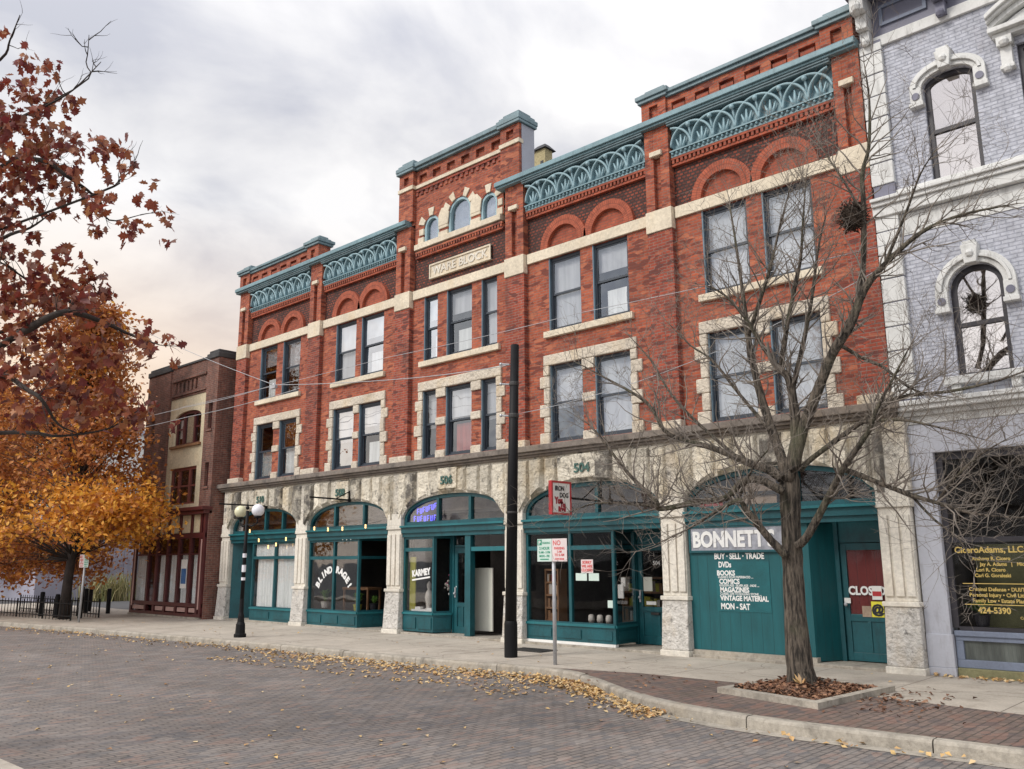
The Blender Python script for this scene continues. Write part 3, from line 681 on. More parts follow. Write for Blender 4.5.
# cornice frieze: interlaced arches over a bead moulding, one length per bay
def frieze(x0, x1, par=BR):
    z0, z1 = 10.30, 10.86
    yf = lambda z: -.055 - .09 * ((z - z0) / (z1 - z0)) ** 1.5
    fr = bx(x0, x1, .012, .05, z0, z1).obj('frieze', 'blue', par)
    n = max(3, round((x1 - x0) / .49)); s_ = (x1 - x0) / n; Rr = s_ * .98
    arcs = MB(); drops = MB()
    for c in range(0, n + 1):
        cx = x0 + c * s_; pts = []
        for q in range(25):
            t = math.pi * q / 24; xx = cx + Rr * math.cos(t); zz = z0 + .01 + (z1 - z0 - .07) * math.sin(t) ** .85
            if x0 + .012 <= xx <= x1 - .012: pts.append((xx, yf(zz), zz))
        if len(pts) > 2:
            arcs.tube(pts, .028, 6)
            for p_, q_ in zip(pts, pts[1:]):
                dx, dz = q_[0] - p_[0], q_[2] - p_[2]; l_ = math.hypot(dx, dz) or 1; nx_, nz_ = -dz / l_ * .02, dx / l_ * .02
                v = [(x + sg_ * nx_, y, z + sg_ * nz_) for y_ in (0, 1) for (x, y, z), sg_ in ((p_, 1), (p_, -1), (q_, 1), (q_, -1)) for y in ((y if y_ == 0 else .013),)]
                arcs.add(v, [(0, 4, 6, 2), (1, 3, 7, 5)])
    for c in range(n):
        cx = x0 + (c + .5) * s_; zz = z0 + .33
        drops.tube([(cx, -.03, z0 + .01), (cx, -.05, zz)], [.05, .016], 7)
        for e in (-1, 1): drops.tube([(cx + e * .03, -.02, z0 + .02), (cx + e * .115, -.05, zz - .07)], [.045, .012], 6)
    for c in range(1, n):
        cx = x0 + c * s_; drops.ball((cx, yf(z1) - .02, z1 - .13), .055, 8); drops.tube([(cx, -.01, z0 + .12), (cx, yf(z1), z1 - .16)], [.03, .02], 6)
    arcs.obj('arch_tracery', 'blue_light', fr, smooth=True); drops.obj('tracery_drop', 'blue_light', fr, smooth=True)
    b = MB(); b.box(x0, x1, -.06, .05, 10.17, 10.20); b.box(x0, x1, -.055, .05, 10.2, 10.27); b.box(x0, x1, -.11, .05, 10.272, 10.302)
    nb = int((x1 - x0) / .105)
    for c in range(nb): b.ball((x0 + (c + .5) * (x1 - x0) / nb, -.075, 10.235), .036, 6)
    b.obj('bead_moulding', 'blue', fr)
    t = MB(); t.box(x0, x1, -.19, .05, 10.862, 10.90); t.box(x0, x1, -.22, .05, 10.902, 10.935); t.obj('crown_moulding', 'coping', fr)
    toothed(x0, x1, 10.02, 10.165, -.06, .10)
for i in (0, 1, 3, 4): frieze(PX[i] + (PW if i < 5 else .5) + .003, PX[i + 1] - .003)
def shelf(x0, x1):
    m = MB().box(x0, x1, -.25, .34, 10.94, 10.99).box(x0, x1, -.30, .34, 10.99, 11.10); m.box(x0, x1, -.28, .34, 11.10, 11.125)
    return m.obj('main_cornice', 'blue', BR, bevel=.012)
shelf(-26.74, -17.62); shelf(-14.16, -5.055)

# low parapets at both ends
def parapet(x0, x1, px0, px1):
    xs0, xs1 = x0 + px0, x1 - px1
    n = 6; st = (xs1 - xs0) / n
    hol = [(xs0 + (k + .2) * st, xs0 + (k + .8) * st, 11.2, 11.44) for k in range(n)]
    m = MB().wall(xs0, xs1, 11.125, 11.58, -.06, hol, .09); m.box(xs0, xs1, .03, .3, 11.125, 11.58)
    pr = m.obj('parapet', 'brick', BR)
    for k in range(n):
        a, b = hol[k][0], hol[k][1]; bx(a + .03, b - .03, -.045, .029, 11.205, 11.36).obj('recess_brick', 'brick_arch', pr)
    c = MB().box(xs0, xs1, -.12, .34, 11.582, 11.66).box(xs0, xs1, -.17, .36, 11.66, 11.74); c.obj('coping', 'coping', pr, bevel=.01)
    for a, b in ((x0, x0 + px0), (x1 - px1, x1)):
        q = MB().wall(a, b, 11.127, 11.62, -.12, [(a + .2, b - .2, 11.22, 11.5)], .08); q.box(a, b, -.038, .33, 11.127, 11.619)
        q.quad((a, -.12, 11.127), (a, -.038, 11.127), (a, -.038, 11.62), (a, -.12, 11.62)); q.quad((b, -.12, 11.127), (b, -.038, 11.127), (b, -.038, 11.62), (b, -.12, 11.62))
        q.obj('parapet_pier', 'brick', pr)
        MB().box(a - .06, b + .06, -.18, .40, 11.622, 11.70).box(a - .1, b + .1, -.22, .44, 11.70, 11.80).box(a - .02, b + .02, -.14, .34, 11.80, 11.86).box(a + .06, b - .06, -.06, .28, 11.86, 11.94).obj('pier_cap', 'coping', pr, bevel=.012)
    return pr
parapet(-26.73, -22.02, .62, .62)
pr = parapet(-9.80, -5.12, .62, .62)
spk = MB()                                                            # row of thin bird spikes
for k in range(74):
    x = -9.0 + k * 3.1 / 73; spk.tube([(x, .1, 11.74), (x + .01, .08, 11.83)], .006, 4)
spk.obj('bird_spikes', 'iron', pr)

# raised central gable
TX0, TX1 = -18.22, -13.45
TW = MB()
tp = [-18.10, -17.50, -14.10, -13.45]
hol = []
n = 6; st = (tp[2] - tp[1]) / n
hol = [(tp[1] + (k + .22) * st, tp[1] + (k + .78) * st, 12.23, 12.46) for k in range(n)]
TW.wall(tp[1], tp[2], 11.42, 12.6, 0, hol, .08)
for a, b in ((0, 1), (2, 3)): pass
ARC = [(-17.13, -16.52, 10.80), (-16.16, -15.28, 10.88), (-14.93, -14.33, 10.80)]
cuts = [tp[1]] + [q for a in ARC for q in a[:2]] + [tp[2]]
for k in range(0, len(cuts), 2): TW.quad((cuts[k], 0, 10.37), (cuts[k + 1], 0, 10.37), (cuts[k + 1], 0, 11.42), (cuts[k], 0, 11.42))
for a, b, zs in ARC:
    TW.archwall(a, b, zs, (b - a) / 2, 11.42, 0, .16, 18)
    TW.quad((a, 0, 10.37), (a, .16, 10.37), (a, .16, zs), (a, 0, zs)); TW.quad((b, 0, 10.37), (b, .16, 10.37), (b, .16, zs), (b, 0, zs))
TW.box(tp[1] + .01, tp[2] - .01, .3, .43, 11.5, 12.6); TW.box(tp[1] + .01, tp[2] - .01, .09, .3, 11.5, 12.6)
tower = TW.obj('gable', 'brick', BR)
bx(tp[1] + .01, tp[2] - .01, .4, .44, 10.2, 11.499).obj('inner_partition', 'interior', tower)
for a, b in ((tp[0], tp[1]), (tp[2], tp[3])):
    q = MB().wall(a, b, 11.10, 12.6, -.12, [(a + .2, b - .2, 12.25, 12.48)], .08); q.box(a + .001, b - .006, -.038, .44, 11.0, 12.599)
    q.quad((a, -.12, 11.1), (a, -.038, 11.1), (a, -.038, 12.6), (a, -.12, 12.6)); q.quad((b - .005, -.12, 11.1), (b - .005, -.038, 11.1), (b - .005, -.038, 12.6), (b - .005, -.12, 12.6))
    q.obj('gable_pier', 'brick', tower)
    MB().box(a - .06, b + .06, -.2, .5, 12.602, 12.68).box(a - .075, b + .075, -.215, .52, 12.68, 12.80).box(a - .03, b + .03, -.16, .46, 12.80, 12.88).box(a + .05, b - .05, -.08, .38, 12.88, 12.98).obj('pier_cap', 'coping', tower, bevel=.014)
    bx(a - .02, b + .02, -.16, .02, 12.055, 12.165).obj('pier_band', 'stone_cream', tower, bevel=.008)
bx(tp[3] - .004, tp[3] + .006, -.03, .445, 11.13, 12.595).obj('side_flashing', 'grey_render', tower)
MB().box(tp[1], tp[2], -.09, .44, 12.602, 12.68).box(tp[1], tp[2], -.15, .48, 12.68, 12.80).obj('coping', 'coping', tower, bevel=.012)
bx(tp[1], tp[2], -.04, .0, 12.06, 12.16).obj('stone_band', 'stone_cream', tower, bevel=.008)
m = MB()
for k in range(17):
    xa = tp[1] + .02 + k * (tp[2] - tp[1]) / 17; m.box(xa, xa + .10, -.03, .0, 11.84, 11.95)
m.box(tp[1] + .02, tp[2], -.045, .0, 11.952, 12.0); m.obj('corbel_course', 'brick_pier', tower)
bx(tp[1] + .05, tp[2] - .05, -.09, .15, 10.21, 10.368).obj('window_sill', 'stone_cream', tower, bevel=.012)
toothed(tp[1] + .07, tp[2], 10.02, 10.16, -.06, .10, 'toothed_course', 'brick', tower)
# arched windows with cut-stone voussoirs
st_ = MB()
def vous(cx, zs, r0, r1, a, wdt):
    t0, t1 = R(a - wdt), R(a + wdt)
    P = [(cx + r * math.cos(t), zs + r * math.sin(t)) for r, t in ((r0, t0), (r0, (t0 + t1) / 2), (r0, t1), (r1, t1), (r1, t0))]
    st_.prism(P, -.035, .0)
for i, (a, b, zs) in enumerate(ARC):
    cx, r = (a + b) / 2, (b - a) / 2
    for ang in ((62, 118) if i == 1 else (90, 150) if i == 0 else (90, 30)): vous(cx, zs, r - .004, r + .24, ang, 9 if i == 1 else 13)
    if i == 1: vous(cx, zs, r - .004, r + .24, 150, 9); vous(cx, zs, r - .004, r + .24, 30, 9); 
for l, r_ in ((-16.52, -16.16), (-15.28, -14.93)):
    st_.prism([(l - .004, 10.68), (r_ + .004, 10.68), (r_ + .06, 11.0), ((l + r_) / 2 + .07, 11.18), ((l + r_) / 2 - .07, 11.18), (l - .0, 11.0)], -.036, -.001)
    st_.box(l - .004, r_ + .004, -.033, .1, 10.372, 10.52)
    st_.box(l - .004, r_ + .004, -.031, .1, 10.60, 10.679)
for l, r_ in ((-17.36, -17.126), (-14.334, -14.125)):
    st_.box(l, r_, -.033, .1, 10.372, 10.56); st_.box(l + .05, r_, -.034, .1, 10.62, 10.80)
st_.obj('cut_stone_trim', 'stone_cream', tower, bevel=.012)
for a, b, zs in ARC:
    cx, r = (a + b) / 2, (b - a) / 2
    m = ring(cx, zs, r - .075, r - .003, .02, .13, 18)
    m.box(a + .003, a + .075, .02, .13, 10.37, zs); m.box(b - .075, b - .003, .02, .13, 10.37, zs); m.box(a + .076, b - .076, .04, .13, 10.371, 10.42)
    w_ = m.obj('arched_window', 'blue_light', tower)
    P = [(cx + (r - .07) * math.cos(math.pi * k / 16), zs + (r - .07) * math.sin(math.pi * k / 16)) for k in range(17)]
    MB().prism([(b - .07, 10.40)] + P + [(a + .07, 10.40)], .09, .094).obj('pane', 'glass_up', w_)
    MB().prism([(b - .07, 10.40)] + P + [(a + .07, 10.40)], .2, .21).obj('blind', 'blind', w_)
# carved name panel
pn = MB().box(-16.87, -14.55, .0, .05, 9.29, 9.66); pn = merge(pn, MB().box(-16.87, -14.55, -.03, .05, 9.27, 9.31).box(-16.87, -14.55, -.03, .05, 9.64, 9.68).box(-16.87, -16.83, -.03, .05, 9.311, 9.639).box(-14.59, -14.55, -.03, .05, 9.311, 9.639))
pnl = pn.obj('name_panel', 'stone_cream', BR)
text_mb('WARE BLOCK', -15.71, .0, 9.375, .31, 'CENTER', .006, 1.06, extr=.02).obj('carved_letters', 'stone_smooth', pnl)
# roof chimney behind the gable
ch = MB().box(-16.66, -16.12, 4.0, 4.35, 10.9, 14.35)
ch = ch.obj('chimney', 'chimney', BR)
MB().hexa([(-16.7, 3.92, 14.35), (-16.04, 3.92, 14.35), (-16.7, 4.45, 14.35), (-16.04, 4.45, 14.35), (-16.5, 4.1, 14.55), (-16.2, 4.1, 14.55), (-16.5, 4.3, 14.55), (-16.2, 4.3, 14.55)]).obj('chimney_cap', 'roof', ch)
MB().box(-16.122, -16.112, 4.1, 4.26, 13.6, 13.95).box(-16.3, -16.19, 3.985, 3.996, 13.65, 13.95).obj('flue_opening', 'ink', ch)

# ---- ground floor stonework
ZS, AH = 2.80, .64
m = MB()
edges = [XL - .02] + [q for s_ in SO for q in s_] + [XR + .2]
for k in range(0, len(edges), 2): m.quad((edges[k], -.2, 2.6), (edges[k + 1], -.2, 2.6), (edges[k + 1], -.2, 4.08), (edges[k], -.2, 4.08))
for a, b in SO:
    m.archwall(a, b, ZS, AH, 4.08, -.2, .3, 30, ex=2.25)
    m.quad((a, -.2, 2.6), (a, .22, 2.6), (a, .22, ZS), (a, -.2, ZS)); m.quad((b, -.2, 2.6), (b, .22, 2.6), (b, .22, ZS), (b, -.2, ZS))
m.quad((edges[0], -.2, 2.6), (edges[0], .2, 2.6), (edges[0], .2, 4.08), (edges[0], -.2, 4.08)); m.quad((edges[-1], -.2, 2.6), (edges[-1], .2, 2.6), (edges[-1], .2, 4.08), (edges[-1], -.2, 4.08))
arcade = m.obj('stone_arcade', 'stone', BR)
# rock-faced voussoir blocks standing proud of the arcade
vb = MB(); rv = random.Random(8)
for a, b in SO:
    x = a - .16; top = 4.05
    c, hw = (a + b) / 2, (b - a) / 2
    while x < b + .1:
        wd = rv.uniform(.34, .52); x1 = min(x + wd, b + .2)
        def zi(xx):
            q = min(1, abs((xx - c) / hw)); return ZS + AH * (1 - q ** 2.25) ** (1 / 2.25) if q < 1 else ZS + .02
        lean = lambda xx: xx + (xx - c) * .06
        za, zb = zi(x + .01) + .01, zi(x1 - .01) + .01
        d = rv.uniform(.04, .12)
        if not (c - .36 < x < c + .2 and False):
            P = [(x + .02, za), (x1 - .02, zb), (x1 - .02, top - rv.random() * .02), (x + .02, top)]
            Q = [(x + .06 + rv.uniform(0, .04), za + .06), (x1 - .06 - rv.uniform(0, .04), zb + .06), (x1 - .06, top - .06), (x + .06, top - .06)]
            vb.add([(px, -.2, pz) for px, pz in P] + [(px, -.2 - d, pz) for px, pz in Q], [(4, 5, 6, 7), (0, 1, 5, 4), (1, 2, 6, 5), (2, 3, 7, 6), (3, 0, 4, 7)])
        x = x1
vb.obj('rock_faced_blocks', 'stone_block', arcade)
MB().box(-27.0, -4.86, -.40, .02, 4.20, 4.334).box(-26.95, -4.9, -.34, .02, 4.14, 4.2).box(-26.9, -4.95, -.27, .02, 4.082, 4.14).obj('stone_cornice', 'stone_sooty', BR, bevel=.015)
PIER = [(-26.74, -26.22), (-22.42, -21.85), (-18.15, -17.60), (-13.90, -13.34), (-9.66, -9.11), (-5.42, -4.90)]
for a, b in PIER:
    m = MB(); w_ = b - a; k = 3
    m.box(a, b, -.21, .22, 1.10, 2.60)                                   # shaft with raised fillets
    for j in range(3): m.box(a + .02 + j * w_ / 3, a + (j + 1) * w_ / 3 - .02, -.245, -.21, 1.18, 2.48)
    pr_ = m.obj('stone_pier', 'stone_smooth', BR, bevel=.01)
    MB().box(a - .02, b + .02, -.25, .22, 2.602, 2.70).box(a - .005, b + .005, -.235, .2, 2.70, 3.0).obj('pier_capital', 'stone_smooth', pr_, bevel=.012)
    MB().box(a - .035, b + .035, -.275, .0, 1.02, 1.10).obj('pier_ledge', 'stone_smooth', pr_, bevel=.015)
    f = .03
    MB().hexa([(a - f, -.30, .10), (b + .02, -.30, .10), (a - f, .0, .10), (b + .02, .0, .10), (a - .01, -.25, 1.02), (b + .01, -.25, 1.02), (a - .01, .0, 1.02), (b + .01, .0, 1.02)]).obj('pier_base', 'stone_rough', pr_, bevel=.02)
    bx(a - f - .02, b + .04, -.325, .0, -.05, .10).obj('pier_plinth', 'stone_smooth', pr_, bevel=.015)
for txt, x, z in (('510', -24.32, 3.62), ('508', -20.15, 3.60), ('506', -15.78, 3.66), ('504', -11.52, 3.64)):
    bx(x - .34, x + .34, -.318, -.2, z - .12, z + .40).obj('number_stone', 'stone_block', BR, bevel=.02)
    text_mb(txt, x, -.334, z, .28, 'CENTER', .006, 1.05, extr=.012).obj('house_number', 'number', BR)

# ---------------------------------------------------------------- shopfronts in the five arches
YS = -.12                                                                # front plane of the joinery
def transom(a, b, mull, par_mats=None):
    """teal bar, arch frame and mullions over a shopfront; returns the shopfront mesh object"""
    m = MB()
    m.box(a + .003, b - .003, YS - .10, YS + .14, 2.50, 2.64, 0); m.box(a + .003, b - .003, YS - .16, YS + .14, 2.642, 2.69, 1); m.box(a + .003, b - .003, YS - .05, YS + .14, 2.40, 2.498, 0)
    c, hw = (a + b) / 2, (b - a) / 2 - .004
    def zi(x, sc=1.0, hh=AH - .004):
        q = min(1, abs((x - c) / hw)); return ZS + hh * max(0, (1 - q ** 2.25)) ** (1 / 2.25)
    n = 30; o_, i_ = [], []
    for k in range(n + 1):
        t = math.pi * (1 - k / n); x = c + hw * math.cos(t); o_.append((x, zi(x)))
        xi = c + (hw - .085) * math.cos(t); q = abs((xi - c) / (hw - .085)); i_.append((xi, ZS + (AH - .09) * max(0, 1 - min(1, q) ** 2.25) ** (1 / 2.25)))
    for k in range(n):
        v = [(o_[k][0], y, o_[k][1]) for y in (YS, YS + .1)]
        P = [o_[k], o_[k + 1], i_[k + 1], i_[k]]
        m.add([(x, YS, z) for x, z in P] + [(x, YS + .1, z) for x, z in P], [(0, 1, 2, 3), (7, 6, 5, 4), (3, 2, 6, 7)], 0)
    m.box(a + .003, a + .09, YS + .002, YS + .1, 2.692, ZS, 0); m.box(b - .09, b - .003, YS + .002, YS + .1, 2.692, ZS, 0)
    m.box(a + .09, b - .09, YS + .004, YS + .1, 2.692, 2.78, 0)
    for x in mull: m.box(x - .04, x + .04, YS - .01, YS + .1, 2.78, zi(x) - .05, 0)
    return m
def tran_glass(a, b, sf, mat='glass_tran', back='brown_reflection_goods'):
    c, hw = (a + b) / 2, (b - a) / 2 - .05
    P = [(c + hw * math.cos(math.pi * k / 20), ZS + (AH - .05) * max(0, 1 - abs(math.cos(math.pi * k / 20)) ** 2.25) ** (1 / 2.25)) for k in range(21)]
    MB().prism([(b - .05, 2.72)] + P + [(a + .05, 2.72)], YS + .05, YS + .055).obj('transom_pane', mat, sf)
    MB().prism([(b - .05, 2.72)] + P + [(a + .05, 2.72)], YS + .30, YS + .31).obj('transom_backing', back, sf)  # added sheet; the brown ones imitate a reflection in the glass
def glazed(m, x0, x1, z0, z1, rail=None, mull=(), w=.06, y=YS, d=.09):
    """frame members of a flat glazed panel"""
    m.box(x0, x0 + w, y, y + d, z0, z1); m.box(x1 - w, x1, y, y + d, z0, z1)
    m.box(x0 + w, x1 - w, y + .002, y + d, z1 - w, z1); m.box(x0 + w, x1 - w, y + .002, y + d, z0, z0 + w)
    e = [x0 + w] + [q for u in mull for q in (u - .035, u + .035)] + [x1 - w]
    for u in mull: m.box(u - .035, u + .035, y + .001, y + d, z0 + w, z1 - w)
    if rail:
        for k in range(0, len(e), 2): m.box(e[k], e[k + 1], y + .004, y + d, rail - .045, rail + .045)
def kick(m, p, q, z0, z1, n=2):
    m.slab(p, q, .08, z0, z1, 0)
    d = Vector((q[0] - p[0], q[1] - p[1])); l = d.length; d.normalize(); nn = Vector((d.y, -d.x))
    for k in range(n):
        s0, s1 = l * (k + .10) / n, l * (k + .90) / n
        pa = (p[0] + d.x * s0 + nn.x * .02, p[1] + d.y * s0 + nn.y * .02); pb = (p[0] + d.x * s1 + nn.x * .02, p[1] + d.y * s1 + nn.y * .02)
        m.slab(pa, pb, .015, z0 + .07, z1 - .07, 0)
    m.slab((p[0] + nn.x * .035, p[1] + nn.y * .035), (q[0] + nn.x * .035, q[1] + nn.y * .035), .10, z1, z1 + .05, 1)
def slabglass(name, p, q, z0, z1, par, mat='glass_shop'): return MB().slab(p, q, .006, z0, z1).obj(name, mat, par)
def slabframe(m, p, q, z0, z1, rail=None, w=.055):
    d = Vector((q[0] - p[0], q[1] - p[1])); l = d.length; d.normalize()
    at = lambda s: (p[0] + d.x * s, p[1] + d.y * s)
    m.slab(at(0), at(w), .07, z0, z1); m.slab(at(l - w), at(l), .07, z0, z1); m.slab(at(w), at(l - w), .07, z1 - w, z1); m.slab(at(w), at(l - w), .07, z0, z0 + w)
    if rail: m.slab(at(w), at(l - w), .07, rail - .04, rail + .04)
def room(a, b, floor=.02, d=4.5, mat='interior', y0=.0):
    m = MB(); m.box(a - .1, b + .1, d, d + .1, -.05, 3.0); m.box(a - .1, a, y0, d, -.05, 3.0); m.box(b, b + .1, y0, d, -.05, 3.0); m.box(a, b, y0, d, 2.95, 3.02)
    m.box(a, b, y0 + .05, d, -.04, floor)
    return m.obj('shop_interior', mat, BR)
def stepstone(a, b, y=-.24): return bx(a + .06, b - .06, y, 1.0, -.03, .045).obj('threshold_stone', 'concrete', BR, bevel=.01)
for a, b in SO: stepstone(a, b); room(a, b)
def door(par, x0, x1, y, z0, z1, glass_z, mat='teal', gm='glass_shop', name='door'):
    m = MB(); w = .11
    m.box(x0, x0 + w, y, y + .05, z0, z1); m.box(x1 - w, x1, y, y + .05, z0, z1); m.box(x0 + w, x1 - w, y + .001, y + .05, z1 - .13, z1)
    m.box(x0 + w, x1 - w, y + .001, y + .05, z0, z0 + .16); m.box(x0 + w, x1 - w, y + .001, y + .05, glass_z - .1, glass_z)
    m.box(x0 + w, x1 - w, y + .022, y + .045, z0 + .16, glass_z - .1)
    xm = (x0 + x1) / 2; m.box(xm - .03, xm + .03, y + .003, y + .05, z0 + .16, glass_z - .1)
    m.box(x0 + .03, x0 + .07, y - .03, y - .001, z0 + .85, z0 + 1.1, 1); m.ball((x0 + .05, y - .05, z0 + .95), .03, 8, mi=1)
    d = m.obj(name, [mat, 'galv'], par, bevel=.004)
    bx(x0 + w, x1 - w, y + .02, y + .026, glass_z, z1 - .13).obj('door_pane', gm, par)
    return d

# --- arch at the far end: recessed side entry, curtained window
a, b = SO[0]
m = transom(a, b, (-24.29, -23.32)); f = MB()
glazed(m, -24.95, b - .02, .40, 2.40, 1.93, (-23.66,))
kick(m, (-24.95, YS - .005), (b - .02, YS - .005), .045, .38, 2)
m.slab((-25.62, .9), (a + .02, YS + .02), .05, .03, 2.4); m.slab((-24.95, YS + .1), (-24.95, .95), .06, .03, 2.4)
sf = m.obj('shopfront', ['teal', 'teal_highlight'], BR); tran_glass(a, b, sf, back='interior')
bx(-24.9, b - .06, YS + .04, YS + .046, .44, 2.36).obj('pane', 'glass_shop', sf)
bx(a + .1, a + .35, YS + .15, YS + .16, 2.74, 3.2).obj('transom_paper', 'white', sf)
door(sf, -25.66, -25.0, .92, .05, 2.05, .9); bx(-25.68, -24.96, .92, .98, 2.06, 2.9).obj('door_head', 'teal', sf)
def drape(x0, x1, y, z0, z1, par, mat='curtain', wv=.035, per=.16):
    m = MB(); n = int((x1 - x0) / .02)
    for k in range(n):
        xa, xb = x0 + k * (x1 - x0) / n, x0 + (k + 1) * (x1 - x0) / n
        ya, yb = y + wv * math.sin(xa / per * 6.28), y + wv * math.sin(xb / per * 6.28); m.quad((xa, ya, z0), (xb, yb, z0), (xb, yb, z1), (xa, ya, z1))
    return m.obj('curtain', mat, par, smooth=True)
drape(-24.78, -23.7, YS + .11, .46, 1.9, sf, wv=.02); drape(-23.62, b - .08, YS + .11, .46, 1.9, sf, wv=.02, per=.11); drape(-24.86, b - .06, YS + .10, 1.93, 2.36, sf, wv=.012, per=.13)

# --- second arch: two tall panes and an angled return into the recess
a, b = SO[1]
m = transom(a, b, (-20.64, -19.31)); cx = -19.48
glazed(m, a + .01, cx, .42, 2.40, 1.90, (-20.63,))
kick(m, (a + .01, YS - .005), (cx, YS - .005), .045, .40, 3); kick(m, (cx, YS - .005), (-19.22, .9), .045, .40, 1)
slabframe(m, (cx + .01, YS + .01), (-19.22, .92), .45, 2.40, 1.9, .05)
sf = m.obj('shopfront', ['teal', 'teal_highlight'], BR); tran_glass(a, b, sf)
bx(a + .05, cx - .05, YS + .04, YS + .046, .46, 2.36).obj('pane', 'glass_shop', sf); slabglass('pane', (cx + .03, YS + .06), (-19.24, .9), .48, 2.36, sf)
door(sf, -19.2, -18.2, 1.0, .05, 2.1, .9); bx(-19.22, b, 1.0, 1.05, 2.12, 2.9).obj('door_head', 'interior', sf)
# --- third arch: window, short return, shop door, post and a second wide entry
a, b = SO[2]
m = transom(a, b, (-16.30, -15.15)); cx = -16.43
glazed(m, a + .01, cx, .50, 2.40, 2.08)
kick(m, (a + .01, YS - .005), (cx, YS - .005), .07, .48, 2); kick(m, (cx, YS - .005), (-16.22, .30), .07, .48, 1)
slabframe(m, (cx + .01, YS + .01), (-16.22, .32), .52, 2.40)
m.box(-15.30, -15.11, YS - .02, YS + .14, .05, 2.399); m.box(-15.109, b - .003, YS, YS + .1, 2.02, 2.12, 1); m.slab((-15.3, YS + .14), (-15.56, .33), .05, .05, 2.9); m.box(b - .05, b - .003, YS + .02, YS + .1, .05, 2.019)
m.box(-16.22, -16.17, .32, .40, .05, 2.4); m.box(-16.17, -15.58, .34, .40, 2.12, 2.18)
sf = m.obj('shopfront', ['teal', 'teal_highlight'], BR); tran_glass(a, b, sf)
bx(a + .05, cx - .05, YS + .04, YS + .046, .54, 2.36).obj('pane', 'glass_shop', sf); slabglass('pane', (cx + .04, YS + .07), (-16.23, .32), .56, 2.36, sf)
bx(-16.16, -15.59, .36, .366, 2.18, 2.4).obj('pane', 'glass_shop', sf); bx(-15.1, b - .05, YS + .05, YS + .056, 2.12, 2.4).obj('pane', 'glass_shop', sf)
door(sf, -16.165, -15.585, .34, .05, 2.11, .78)
bx(-14.42, b - .02, .75, .8, .05, 2.3).obj('door_leaf', 'sash_dark', sf); bx(-15.5, b, .95, 1.0, .0, 2.9).obj('lobby_wall', 'interior', sf)
bx(-14.3, -14.24, .70, .748, 1.35, 1.45).obj('door_bell', 'galv', sf); bx(b - .07, b - .02, .09, .5, 1.05, 2.0).obj('lobby_notice', 'pinkcloth', sf)
# --- fourth arch: two panes, short return, door on the right
a, b = SO[3]
m = transom(a, b, (-11.30,)); cx = -10.89
glazed(m, a + .01, cx, .44, 2.42, 2.05, (-12.07,))
kick(m, (a + .01, YS - .005), (cx, YS - .005), .10, .42, 3); kick(m, (cx, YS - .005), (-10.96, .72), .10, .42, 1)
slabframe(m, (cx + .01, YS + .01), (-10.95, .74), .47, 2.42, 2.05, .05); m.slab((a + .02, YS - .02), (cx, YS - .02), .1, .02, .10, 2)
m.box(-11.02, -10.935, .74, .82, .05, 2.5); m.box(-10.93, b + .0, .78, .82, 2.12, 2.9)
sf = m.obj('shopfront', ['teal', 'teal_highlight', 'white'], BR); tran_glass(a, b, sf)
bx(a + .05, cx - .05, YS + .04, YS + .046, .48, 2.38).obj('pane', 'glass_shop', sf); slabglass('pane', (cx + .02, YS + .06), (-10.955, .72), .5, 2.38, sf)
d = door(sf, -10.93, -9.95, .78, .06, 2.11, .82)
text_mb('504', -10.46, .79, 1.68, .12, 'CENTER', .003).obj('door_number', 'lettering', sf)
MB().box(-10.80, -10.58, .785, .795, 1.14, 1.43).obj('door_notice', 'board', sf); bx(-10.74, -10.5, .785, .795, .86, .93).obj('door_sticker', 'white', sf)
bx(-10.62, -10.42, .755, .779, .66, .71).obj('letter_flap', 'iron', sf)
# --- fifth arch: boarded front, return, red-backed door
a, b = SO[4]
m = transom(a, b, (-6.83,)); cx = -6.70
m.box(a + .01, cx, YS + .02, YS + .08, .13, 2.40, 2); m.slab((cx, YS + .02), (-6.47, .46), .06, .06, 2.40, 2)
m.box(a + .0, cx + .04, YS - .04, YS + .1, .02, .128, 3)
m.box(-6.49, -6.40, .45, .55, .05, 2.42); m.box(-6.4, b, .50, .55, 2.06, 2.9); m.box(-5.56, b, .48, .55, .05, 2.06)
sf = m.obj('shopfront', ['teal', 'teal_highlight', 'teal_plank', 'concrete'], BR); tran_glass(a, b, sf, back='interior')
bx(-8.05, -7.3, YS + .16, YS + .17, 2.78, 3.3).obj('transom_paper', 'tan_glass', sf); bx(-8.9, -8.4, YS + .15, YS + .16, 2.74, 2.9).obj('transom_paper', 'red', sf)
m = MB(); x0, x1, y, z0, z1 = -6.395, -5.57, .50, .06, 2.05
m.box(x0, x0 + .1, y, y + .05, z0, z1); m.box(x1 - .1, x1, y, y + .05, z0, z1); m.box(x0 + .1, x1 - .1, y + .001, y + .05, z1 - .12, z1); m.box(x0 + .1, x1 - .1, y + .001, y + .05, z0, z0 + .14); m.box(x0 + .1, x1 - .1, y + .001, y + .05, .72, .84)
m.box(x0 + .1, x1 - .1, y + .02, y + .045, z0 + .14, .72); m.box((x0 + x1) / 2 - .03, (x0 + x1) / 2 + .03, y + .003, y + .05, z0 + .14, .72); m.ball((x0 + .05, y - .05, 1.0), .035, 8, mi=1)
m.obj('door', ['teal', 'galv'], sf, bevel=.004)
bx(x0 + .1, x1 - .1, y + .03, y + .04, .84, z1 - .12).obj('door_infill', 'red_door', sf); bx(x0 + .1, x1 - .1, y + .012, y + .016, .84, z1 - .12).obj('door_pane', glass('door_glass', .0, .95), sf)
text_mb('CLOSED', -6.30, y + .005, 1.17, .20, 'LEFT', .008, .86).obj('door_lettering', 'lettering', sf)
